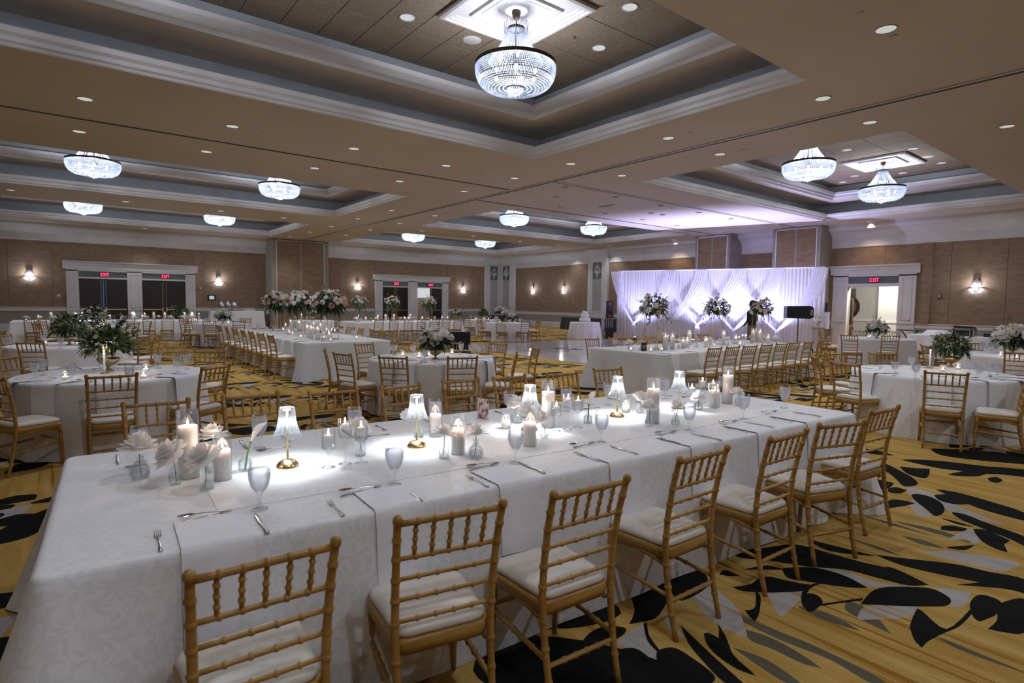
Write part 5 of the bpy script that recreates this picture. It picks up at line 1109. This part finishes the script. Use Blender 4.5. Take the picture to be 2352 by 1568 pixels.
# table before the dark doors, far long table
for i,x in enumerate((.6,2.2,4.2)): table_lamp((x,26.6),'small glowing brass table lamp on the long table before the dark doors','lamps on the table before the dark doors',LP['lamp']*2)
for i in range(16): candle(rnd.choice((PTF,PMF,PVF)),(-1.0+i*.35,26.5+rnd.uniform(-.35,.35)),'white candle on the long table before the dark doors','candles on the table before the dark doors')
for i in range(14): bud_vase((-1.0+i*.4,26.45+rnd.uniform(-.4,.3)),i%4,.14,.0,'white rose on the long table before the dark doors','roses on the table before the dark doors','white',.06,.2,hd)
for i in range(8): goblet((-.9+i*.7,26.05),'water goblet on the long table before the dark doors','goblets on the table before the dark doors',True)
for i in range(16): candle(rnd.choice((PTF,PMF,PVF)),(9.5+i*.29,22.5+rnd.uniform(-.4,.4)),'white candle on the far long table','candles on the far long table')
for i in range(10): bud_vase((9.5+i*.45,22.4+rnd.uniform(-.4,.3)),i%4,.14,.0,'blush rose on the far long table','roses on the far long table',('white','blush')[i%2],.055,.2,hd)
for i in range(7): goblet((9.5+i*.68,22.0),'water goblet on the far long table','goblets on the far long table',True)
tag(link('balloon_ball',MB().sphere((0,0,.09),.09,16,10).mesh('balloon_ball','pink',True),None,(T12[0]+.42,T12[1]-.62,HT)),'small round pink ball on the corner table','ball')
# ================================================================== DANCE FLOOR, DRAPE, EQUIPMENT
df=thing('dance_floor','glossy white dance floor laid on the carpet before the drape','dance floor',(0,0,0))
pm=MB().box(-.598,.598,-.598,.598,0,.012).mesh('floor_panel','white_gloss')
for i in range(7):
    for j in range(6): link('floor_panel',pm,df,(11.75+i*1.2,11.5+j*1.2,.002))
mg=MB(); mp=[(0,0),(.3,.25),(.7,.3),(.9,.05),(.7,-.2),(.35,-.1),(.3,.3),(.6,.75),(.9,.6),(.85,.1),(1.1,-.3),(1.5,0),(1.6,.4),(1.35,.5),(1.3,.1),(1.6,-.25),(2.0,.0)]
mg.tube([(x*.6,y*.6,.014) for x,y in mp],.010,4); link('monogram_script',mg.mesh('monogram_script','black_plastic'),df,atz(1262,801,.0).xy.to_3d(),R_(-52))
# white pipe-and-drape backdrop
D0,D1=Vector((20.9,18.6,0)),Vector((23.8,10.4,0)); DD=(D1-D0); DLn=DD.length; DU=DD/DLn; DH=3.18
DA=math.atan2(DU.y,DU.x); dn=Vector((-DU.y,DU.x,0))   # local frame: x along drape, +y behind it
dr=thing('drape_backdrop','tall white sheer drape backdrop with crossed swags, lit from below','curtain',D0,DA)
def pleats(x0,x1,z0,z1,n,amp,seed,y=0):
    rnd=random.Random(seed); b=MB(); N=int((x1-x0)/.012); K=7
    for i in range(N+1):
        x=x0+(x1-x0)*i/N; ph=x*n+1.1*math.sin(x*3.1+seed)+.7*math.sin(x*7.7)
        for k in range(K+1):
            z=z1+(z0-z1)*k/K; t=k/K; b.v.append((x,y+amp*(.65+.5*t)*math.sin(ph+.35*math.sin(t*2+x))+amp*.4*math.sin(ph*2.3),z))
    for i in range(N):
        for k in range(K): a=i*(K+1)+k; b.f.append((a,a+K+1,a+K+2,a+1)); b.m.append(0)
    return b
for k in range(5):
    a,c=DLn*k/5,DLn*(k+1)/5; link('drape_panel',pleats(a,c-.004,.01,DH,46,.022,k+3).mesh('drape_panel','sheer',True),dr)
link('drape_pipe',MB().tube([(0,0,DH),(DLn,0,DH)],.025,8).mesh('drape_pipe','white_paint'),dr)
for k in range(6): 
    u=link('upright_pole',MB().tube([(DLn*k/5,.05,0),(DLn*k/5,.05,DH)],.025,8).mesh('upright_pole','white_paint'),dr); link('base_plate',MB().box(DLn*k/5-.25,DLn*k/5+.25,-.15,.3,0,.012).mesh('base_plate','grey_paint'),u)
def dloc(px,py):   # where the drape plane is met, in drape coordinates
    d=ray(px,py); n=dn; t=(D0-CP).dot(n)/d.dot(n); p=CP+d*t-D0; return p.dot(DU),p.z
TPT=[dloc(x,620)[0] for x in (1418,1541,1612,1698,1786,1886)]; BPT=[dloc(*q) for q in ((1463,742),(1541,745),(1608,744),(1690,757),(1788,759))]
def swag(x0,xb,zb,seed):
    rnd=random.Random(seed); b=MB(); U,V=26,18; s=1 if xb>x0 else -1
    for i in range(V+1):
        t=i/V; w=.62*(1-t)**1.3+.10; cx=x0+(xb-x0)*(t**1.35); z=DH-.02+(zb-DH)*(t**.85); yo=-.05-.42*t**1.2
        for j in range(U+1):
            u=j/U-.5; px_=cx+u*w*.75-s*.12*math.sin(PI*t)*(.5+u); pz_=z+u*w*.55*s*(1 if t<.98 else .6)*min(1,t*3)
            b.v.append((px_,yo-.03*math.sin(u*34+seed+t*3)*(1-.4*t),min(DH,pz_)))
    for i in range(V):
        for j in range(U): a=i*(U+1)+j; b.f.append((a,a+1,a+U+2,a+U+1)); b.m.append(0)
    return b.mesh('swag','sheer_swag',True)
for k,(a,c) in enumerate(((0,0),(1,0),(1,2),(2,1),(2,3),(3,2),(3,4),(4,3),(5,4))): link('swag',swag(TPT[a],BPT[c][0],BPT[c][1],k),dr)
for k,(x,z) in enumerate(BPT):   # gathered tail below each tie
    b=MB(); U,V=16,8
    for i in range(V+1):
        t=i/V; w=.08+.34*t**.7
        for j in range(U+1): u=j/U-.5; b.v.append((x+u*w,-.47+.12*t-.025*math.sin(u*26+k),z+.02+(.02-z)*t))
    for i in range(V):
        for j in range(U): a=i*(U+1)+j; b.f.append((a,a+1,a+U+2,a+U+1)); b.m.append(0)
    link('swag_tail',b.mesh('swag_tail','sheer_swag',True),dr)
UC=[('can',MB().lathe([(.07,.02),(.085,.03),(.085,.16),(.07,.17)],16).mesh('can','black_plastic'),(0,0,0),0),('lens',MB().lathe([(0,.172),(.068,.172)],16,close=False).mesh('lens','led'),(0,0,0),0),('foot',MB().box(-.1,.1,-.1,.1,0,.02).mesh('foot','black_plastic'),(0,0,0),0)]
for k,px in enumerate((1482,1610,1697,1786)):
    x=dloc(px,760)[0]; p=D0+DU*x-dn*1.25
    t=spec_inst(UC,'uplight',['small black floor uplight at the foot of the drape'][0],'uplight',p,DA,'floor uplights at the drape')
    lamp('SPOT','uplight_beam',(0,0,.2),LP['uplight'],LP['c_up'],.05,t,angle=112,blend=.8,dirv=(0,.22,1))
# person behind the last leafy tower
def person():
    P=Vector((18.3,10.3,0)); face=math.atan2(10.3,18.3)+.9   # turned mostly away
    me=bpy.data.meshes.new('body'); bm=MB()
    def limb(pts,rad,n=12): bm.tube(pts,rad,n)
    t=tag(link('person',None,None,P,face-PI/2),'person with dark hair in black top and grey trousers standing behind the flower tower','person')
    # one continuous skinned figure
    V=[(0,0,.93),(0,.0,1.10),(0,-.01,1.28),(0,0,1.42),(0,.01,1.50),(0,.03,1.56),(0,.035,1.66),(0,.02,1.745)]; E=[(i,i+1) for i in range(7)]; RD=[(.155,.115),(.145,.10),(.165,.115),(.155,.10),(.055,.055),(.062,.07),(.078,.095),(.04,.05)]
    def chain(start,pts,rad):
        prev=start
        for p,r in zip(pts,rad): V.append(p); RD.append(r if isinstance(r,tuple) else (r,r)); E.append((prev,len(V)-1)); prev=len(V)-1
    for s in (-1,1):
        chain(0,[(s*.09,0,.86),(s*.10,.01,.50),(s*.10,-.01,.10),(s*.105,.02,.045),(s*.115,.13,.035)],[.088,.062,.042,.042,.034])
        chain(3,[(s*.17,0,1.41),(s*.205,-.01,1.30),(s*.225,-.02,1.13),(s*.20,.12,.99),(s*.17,.19,.95)],[.058,.05,.042,.034,.026])
        w=len(V)-1
        for k in range(4): chain(w,[(s*(.185-.018*k),.235,.935+.003*k),(s*(.18-.018*k),.262,.91)],[.010,.008])
        chain(w,[(s*.135,.205,.955),(s*.125,.228,.945)],[.011,.009])
    me.from_pydata(V,E,[]); me.skin_vertices.new() if hasattr(me.skin_vertices,'new') else None
    o=link('body',me,t); md=o.modifiers.new('skin','SKIN'); md.use_smooth_shade=True
    for sv,r in zip(me.skin_vertices[0].data,RD): sv.radius=r
    me.skin_vertices[0].data[0].use_root=True
    o.modifiers.new('sub','SUBSURF').levels=1; o.modifiers['sub'].render_levels=2
    # clothing colours by height: trousers, black top, skin of hands and head
    m=bpy.data.materials.new('person_cloth'); m.use_nodes=True; N=m.node_tree.nodes; L=m.node_tree.links; b=N['Principled BSDF']; b.inputs['Roughness'].default_value=.8
    tc=N.new('ShaderNodeTexCoord'); sx=N.new('ShaderNodeSeparateXYZ'); L.new(tc.outputs['Object'],sx.inputs[0]); cr=N.new('ShaderNodeValToRGB'); cr.color_ramp.interpolation='CONSTANT'
    mr=N.new('ShaderNodeMath'); mr.operation='DIVIDE'; mr.inputs[1].default_value=1.8; L.new(sx.outputs['Z'],mr.inputs[0]); L.new(mr.outputs[0],cr.inputs[0])
    e=cr.color_ramp.elements; e[0].position=0; e[0].color=(.02,.02,.02,1); e[1].position=.045; e[1].color=(.20,.185,.17,1)
    q=e.new(.535); q.color=(.012,.012,.013,1); q=e.new(.828); q.color=(.45,.28,.20,1); L.new(cr.outputs[0],b.inputs['Base Color']); me.materials.append(m)
    h=MB(); h.sphere((0,0,1.70),.105,14,10,1.12); h.sphere((0,-.075,1.74),.05,10,8); link('hair',h.mesh('hair','hair',True),t)
    f=MB(); f.sphere((.032,.115,1.672),.009,8,6); f.sphere((-.032,.115,1.672),.009,8,6); link('eyes',f.mesh('eyes','black_plastic',True),t)
    n=MB(); n.tube([(0,.115,1.672),(0,.137,1.645),(0,.118,1.64)],[.006,.012,.008],6); n.sphere((.088,.03,1.66),.018,8,6); n.sphere((-.088,.03,1.66),.018,8,6); n.tube([(-.022,.115,1.612),(0,.122,1.610),(.022,.115,1.612)],.005,5); link('face_features',n.mesh('face_features','skin',True),t)
person()
# loudspeakers
def fr(p): return (p-CP).dot(fw)
def face_cam(p): return math.atan2(p.y,p.x)-PI/2   # local -y faces the photographer's side
p=atz(1399,777); s=fr(p)/F; t=thing('speaker_stack','black column loudspeaker on struts over a subwoofer at the drape edge','speaker',p,face_cam(p))
link('subwoofer',MB().box(-9.5*s,9.5*s,-.25,.25,0,26*s).mesh('subwoofer','black_plastic'),t); g=link('column_speaker',MB().box(-8.5*s,8.5*s,-.18,.18,46*s,86*s).mesh('column_speaker','black_plastic'),t)
for z in (52,79): link('driver_ring',MB().lathe([(.03,-.003),(.042,0),(.03,.003)],20,close=False).mesh('driver_ring','red_ring'),g,(0,-.185,z*s),rot=(PI/2,0,0))
for x in (-7,-2,3,7): link('strut',MB().tube([(x*s,0,26*s),(x*s,0,46*s)],.015,6).mesh('strut','aluminium'),t)
tag(link('white_facade_column',MB().box(-4*s,4*s,-.1,.1,0,48*s).mesh('white_facade_column','white_paint'),None,atz(1384,776),face_cam(p)),'narrow white facade column beside the black speaker stack','column')
p=atz(1830,808); s=fr(p)/F*1.06; t=thing('pole_speaker','black loudspeaker lying on a pole stand before the drape','speaker',p,face_cam(p)+.3)
cbx=MB(); cbx.prism([(-27*s,73*s),(20*s,72*s),(27*s,76*s),(27*s,95*s),(20*s,100*s),(-27*s,99*s)],-.2,.2); g=link('speaker_cabinet',cbx.mesh('speaker_cabinet','black_plastic'),t); link('speaker_grille',MB().box(-25*s,17*s,-.21,-.2,75*s,97*s).mesh('speaker_grille','black_fabric'),g); link('handle',MB().box(20*s,25*s,-.215,-.2,80*s,92*s).mesh('handle','aluminium'),g)
link('pole',MB().tube([(0,0,15*s),(0,0,74*s)],.02,8).mesh('pole','black_plastic'),t); link('pole_base',MB().box(-.25,.25,-.25,.25,0,.02).tube([(0,0,.02),(0,0,16*s)],.03,8).mesh('pole_base','black_plastic'),t)
p=atz(1826,816); t=thing('road_case','black road case on the floor under the pole speaker','case',p,face_cam(p)); link('case_body',MB().box(-.52,.52,-.25,.25,.02,.28).mesh('case_body','black_plastic'),t); link('case_edge',MB().box(-.53,.53,-.26,.26,.27,.29).box(-.53,.53,-.26,.26,0,.03).mesh('case_edge','aluminium'),t)
p=atz(1876,806); t=thing('pedestal','white pedestal column at the end of the drape','pedestal',p,face_cam(p)); link('shaft',MB().lathe([(.24,0),(.24,.06),(.19,.10),(.19,.80),(.25,.86),(.25,.92),(0,.92)],4,close=True).mesh('shaft','white_paint'),t)
bq=thing('white_bouquet','small loose white bouquet on the pedestal','flowers',p+Vector((0,0,.922))); link('bouquet_base',MB().lathe([(.05,0),(.06,.12),(.03,.14)],12).mesh('bouquet_base','white_paint',True),bq); b=foliage(71,.16,30,.12,.015,0,1,1.2,.3,.2); link('bouquet_leaves',b.mesh('bouquet_leaves',['leaf_dark','leaf_light']),bq,(0,0,.12),kind='stuff')
for c,k,q,e,sc in roses(72,.15,9,0,1,['white'],1.2,.05,.12): link('rose',ROS[c][k],bq,q,rot=e,scale=sc)
# equipment table, tray stand
p=atx(2212,773,22.3); t=thing('equipment_rack','silver edged equipment rack case with black front on the white table','rack',(22.4,p.y,HT+.001),-PI/2,scale=.64)
link('rack_shell',MB().box(-.42,.42,-.25,.25,0,.36).mesh('rack_shell','black_plastic'),t); link('rack_edges',MB().box(-.44,.44,-.27,.27,.34,.38).box(-.44,-.40,-.27,.27,0,.36).box(.40,.44,-.27,.27,0,.36).mesh('rack_edges','aluminium'),t); link('rack_frame',MB().box(-.3,-.27,-.275,-.25,.03,.32).box(.27,.3,-.275,-.25,.03,.32).box(-.3,.3,-.275,-.25,.29,.32).mesh('rack_frame','aluminium'),t)
t2=thing('mixer','black audio mixer lying on the rack case','mixer',(22.4,p.y,HT+.246),-PI/2,scale=.64); link('mixer_body',MB().prism([(-.36,0),(.42,0),(.36,.09),(-.40,.12)],-.25,.25).mesh('mixer_body','black_plastic'),t2); link('mixer_faders',MB().box(-.3,.3,-.2,.1,.105,.115).mesh('mixer_faders','grey_paint'),t2)
p=atx(2289,772,22.3); t=thing('dj_controller','low black controller with a raised laptop stand on the white table','controller',(22.4,p.y,HT+.001),-PI/2,scale=.7); link('controller_body',MB().box(-.42,.42,-.28,.28,0,.16).mesh('controller_body','black_plastic'),t); ls=link('laptop_stand',MB().box(-.14,-.10,-.05,0,.16,.34).box(.10,.14,-.05,0,.16,.34).box(-.18,.18,-.12,.12,.34,.36).mesh('laptop_stand','black_plastic'),t)
tag(link('bunched_cloth',cloth_round(.30,77,h=.16,nf=7,amp=.1).mesh('bunched_cloth','linen',True),None,(22.35,atx(2160,775,22.3).y+.12,HT)),'bunched white cloth heaped at the end of the equipment table','cloth')
p=atz(2087,806); t=thing('tray_stand','black folding tray stand with an oval tray near the open doorway','tray stand',p,face_cam(p))
for sx in (-1,1):
    for y in (-.2,.2): link('leg',MB().tube([(-.25*sx,y,0),(.25*sx,y,.76)],.016,6).mesh('leg','black_plastic'),t)
link('tray',MB().lathe([(0,.77),(.42,.77),(.45,.80),(.43,.80),(.41,.785),(0,.785)],24,close=False).mesh('tray','black_plastic',True),t)
# black padded chair by the white rose table
p=atz(1040,815); t=thing('padded_chair','black padded chair standing beyond the white rose table','chair',(7.0,10.8,0),R_(150))
link('seat_pad',MB().box(-.24,.24,-.24,.24,.42,.52).mesh('seat_pad','black_fabric'),t); link('back_pad',MB().box(-.23,.23,-.30,-.22,.55,.95).mesh('back_pad','black_fabric'),t)
for sx in (-1,1):
    for y in (-.22,.2): link('leg',MB().tube([(sx*.2,y,0),(sx*.2,y,.43)],.012,6).mesh('leg','black_plastic'),t)
    link('back_upright',MB().tube([(sx*.21,-.22,.42),(sx*.21,-.26,.9)],.012,6).mesh('back_upright','black_plastic'),t)
# cake
t=thing('tiered_cake','three tier white cake with white blossoms on the round table','cake',(*CK,HT+.001),.5)
for k,(r,z0,z1) in enumerate(((.26,.02,.19),(.19,.19,.35),(.125,.35,.50))): link('cake_tier',MB().lathe([(r,z0),(r,z1-.012),(r-.012,z1),(0,z1)],28).mesh('cake_tier','wax',True),t)
link('cake_board',MB().lathe([(.3,0),(.3,.02),(0,.02)],28).mesh('cake_board','silver',True),t)
for k in range(9): a=k*.9; link('cake_flower',ROS['white'][k%2],t,((.25-.02*k)*math.cos(a*.5-1),(.25-.02*k)*math.sin(a*.5-1),.06+.055*k),rot=(.5,.3,a),scale=.9)
# buffets
def buffet(c,L,Wd,rz,m,label,h=HT): return put_cloth(cloth_rect(L,Wd,90+int(L*10),h=h,corner=.05,fold=.01,flare=.02),m,label,(*c,0),rz)
buffet((25.3,24.6),.8,4.4,0,'black_linen','long black cloth on the buffet under the sconces')
plm=MB().lathe([(0,.002),(.08,.002),(.13,.02),(.132,.022),(.08,.008),(0,.008)],20,close=False).mesh('plate','white_gloss',True)
for k in range(8):
    st=(25.15,25.9-.42*(k//2))
    tag(link('plate',plm,None,(st[0]+.30*(k%2),st[1],HT+.002)),'white plate set out on the black buffet','plate','plates on the black buffet')
t=thing('cake_stand','clear stemmed dessert stand on the black buffet','stand',(25.3,23.4,HT+.001)); link('stand_foot',MB().lathe([(.1,0),(.02,.02),(.015,.2),(.16,.22),(.16,.235)],20).mesh('stand_foot','glass_vase',True),t)
buffet((23.6,31.3),1.0,1.9,.4,'black_linen','short black cloth on the chafing table in the far corner')
t=thing('chafing_dish','round silver chafing dish with roll top lid on the corner table','chafing dish',(23.6,31.4,HT+.001)); link('pan',MB().lathe([(.36,.12),(.38,.24),(.34,.24)],24).mesh('pan','silver',True),t); ld=link('roll_lid',MB().lathe([(.37,.24),(.34,.36),(.25,.46),(.12,.51),(0,.52)],24,close=False).mesh('roll_lid','silver',True),t); link('lid_knob',MB().sphere((0,0,.545),.03,10,6).mesh('lid_knob','brass',True),ld)
for k in range(4): a=PI/4+k*PI/2; link('leg',MB().tube([(.3*math.cos(a),.3*math.sin(a),.13),(.36*math.cos(a),.36*math.sin(a),0)],.014,6).mesh('leg','silver'),t)
bowl_arr((22.9,30.6),'rosebowl','white flower bowl on the chafing table in the far corner','rose bowls',1.4,1.0)
# coffee station
cx0=wl(484,715)[0]; cz=.95
put_cloth(cloth_rect(2.7,.7,95,h=cz,corner=.04,fold=.01,flare=.02),'linen','white skirted coffee station against the wall of doors',(wl(538,715)[0],Y1-.65,0))
UR=[('urn_body',MB().lathe([(.10,.06),(.14,.10),(.15,.30),(.14,.42),(.10,.48),(.04,.52),(0,.53)],20).mesh('urn_body','silver',True),(0,0,0),0),('urn_knob',MB().sphere((0,0,.555),.03,10,6).mesh('urn_knob','silver',True),(0,0,0),0),('spigot',MB().tube([(0,-.14,.16),(0,-.21,.16),(0,-.21,.12)],.014,6).mesh('spigot','brass'),(0,0,0),0)]
lg=MB().tube([(0,0,.10),(0,0,0)],.012,6).mesh('urn_leg','silver')
UR+=[('urn_leg',lg,(.11*math.cos(a),.11*math.sin(a),0),0) for a in (.5,2.6,4.7)]
for px in (504,519,533): spec_inst(UR,'coffee_urn','tall silver coffee urn on the skirted station','urn',(wl(px,700)[0],Y1-.6,cz),0,'coffee urns')
cdy=thing('cup_rack','small white rack of stacked cups on the coffee station','rack',(wl(580,715)[0]-.35,Y1-.6,cz)); link('rack_tray',MB().box(-.3,.3,-.16,.16,0,.06).mesh('rack_tray','white_paint'),cdy)
cm=MB().lathe([(.025,0),(.04,.03),(.042,.07),(.038,.07),(.03,.01)],14).mesh('cup','white_gloss',True)
for i in range(6):
    for j in range(2): link('cup',cm,cdy,(-.24+i*.095,-.07+j*.13,.06))
tag(link('wall_case',MB().box(-.09,.09,-.12,0,-.5,.5).mesh('wall_case','white_paint'),None,(pkx0-.12,Y1-.7,1.3)),'slim white box fixed to the side of the partition pocket','wall box')
# foyer furniture seen through the doorway
t=thing('tall_clock_case','dark wooden tall clock case standing in the foyer','clock',(X1+1.5,11.25,0),R_(-70))
link('case_base',MB().box(-.28,.28,-.2,.2,0,.75).mesh('case_base','wood_brown'),t); link('case_trunk',MB().box(-.24,.24,-.17,.17,.75,2.05).mesh('case_trunk','wood_brown'),t); link('case_hood',MB().box(-.3,.3,-.22,.22,2.05,2.45).mesh('case_hood','wood_dark'),t); link('case_moulding',MB().box(-.3,.3,-.21,.21,.73,.80).mesh('case_moulding','brass'),t); link('trunk_door',MB().box(-.18,.18,-.185,-.17,.9,1.95).mesh('trunk_door','wood_dark'),t)
q=atx(1958,705,FX-.06); t=thing('round_mirror','round mirror with black and gold frame on the foyer wall','mirror',(FX-.01,q.y+.28,q.z),-PI/2,scale=.85)
link('mirror_glass',MB().lathe([(0,.02),(.44,.02)],32,close=False).mesh('mirror_glass','mirror'),t,rot=(PI/2,0,0)); link('gold_frame',MB().lathe([(.44,0),(.46,.05),(.54,.05),(.56,0)],36,close=False).mesh('gold_frame','brass'),t,rot=(PI/2,0,0)); link('black_frame',MB().lathe([(.56,0),(.58,.07),(.68,.06),(.70,0)],36,close=False).mesh('black_frame','black_plastic'),t,rot=(PI/2,0,0))
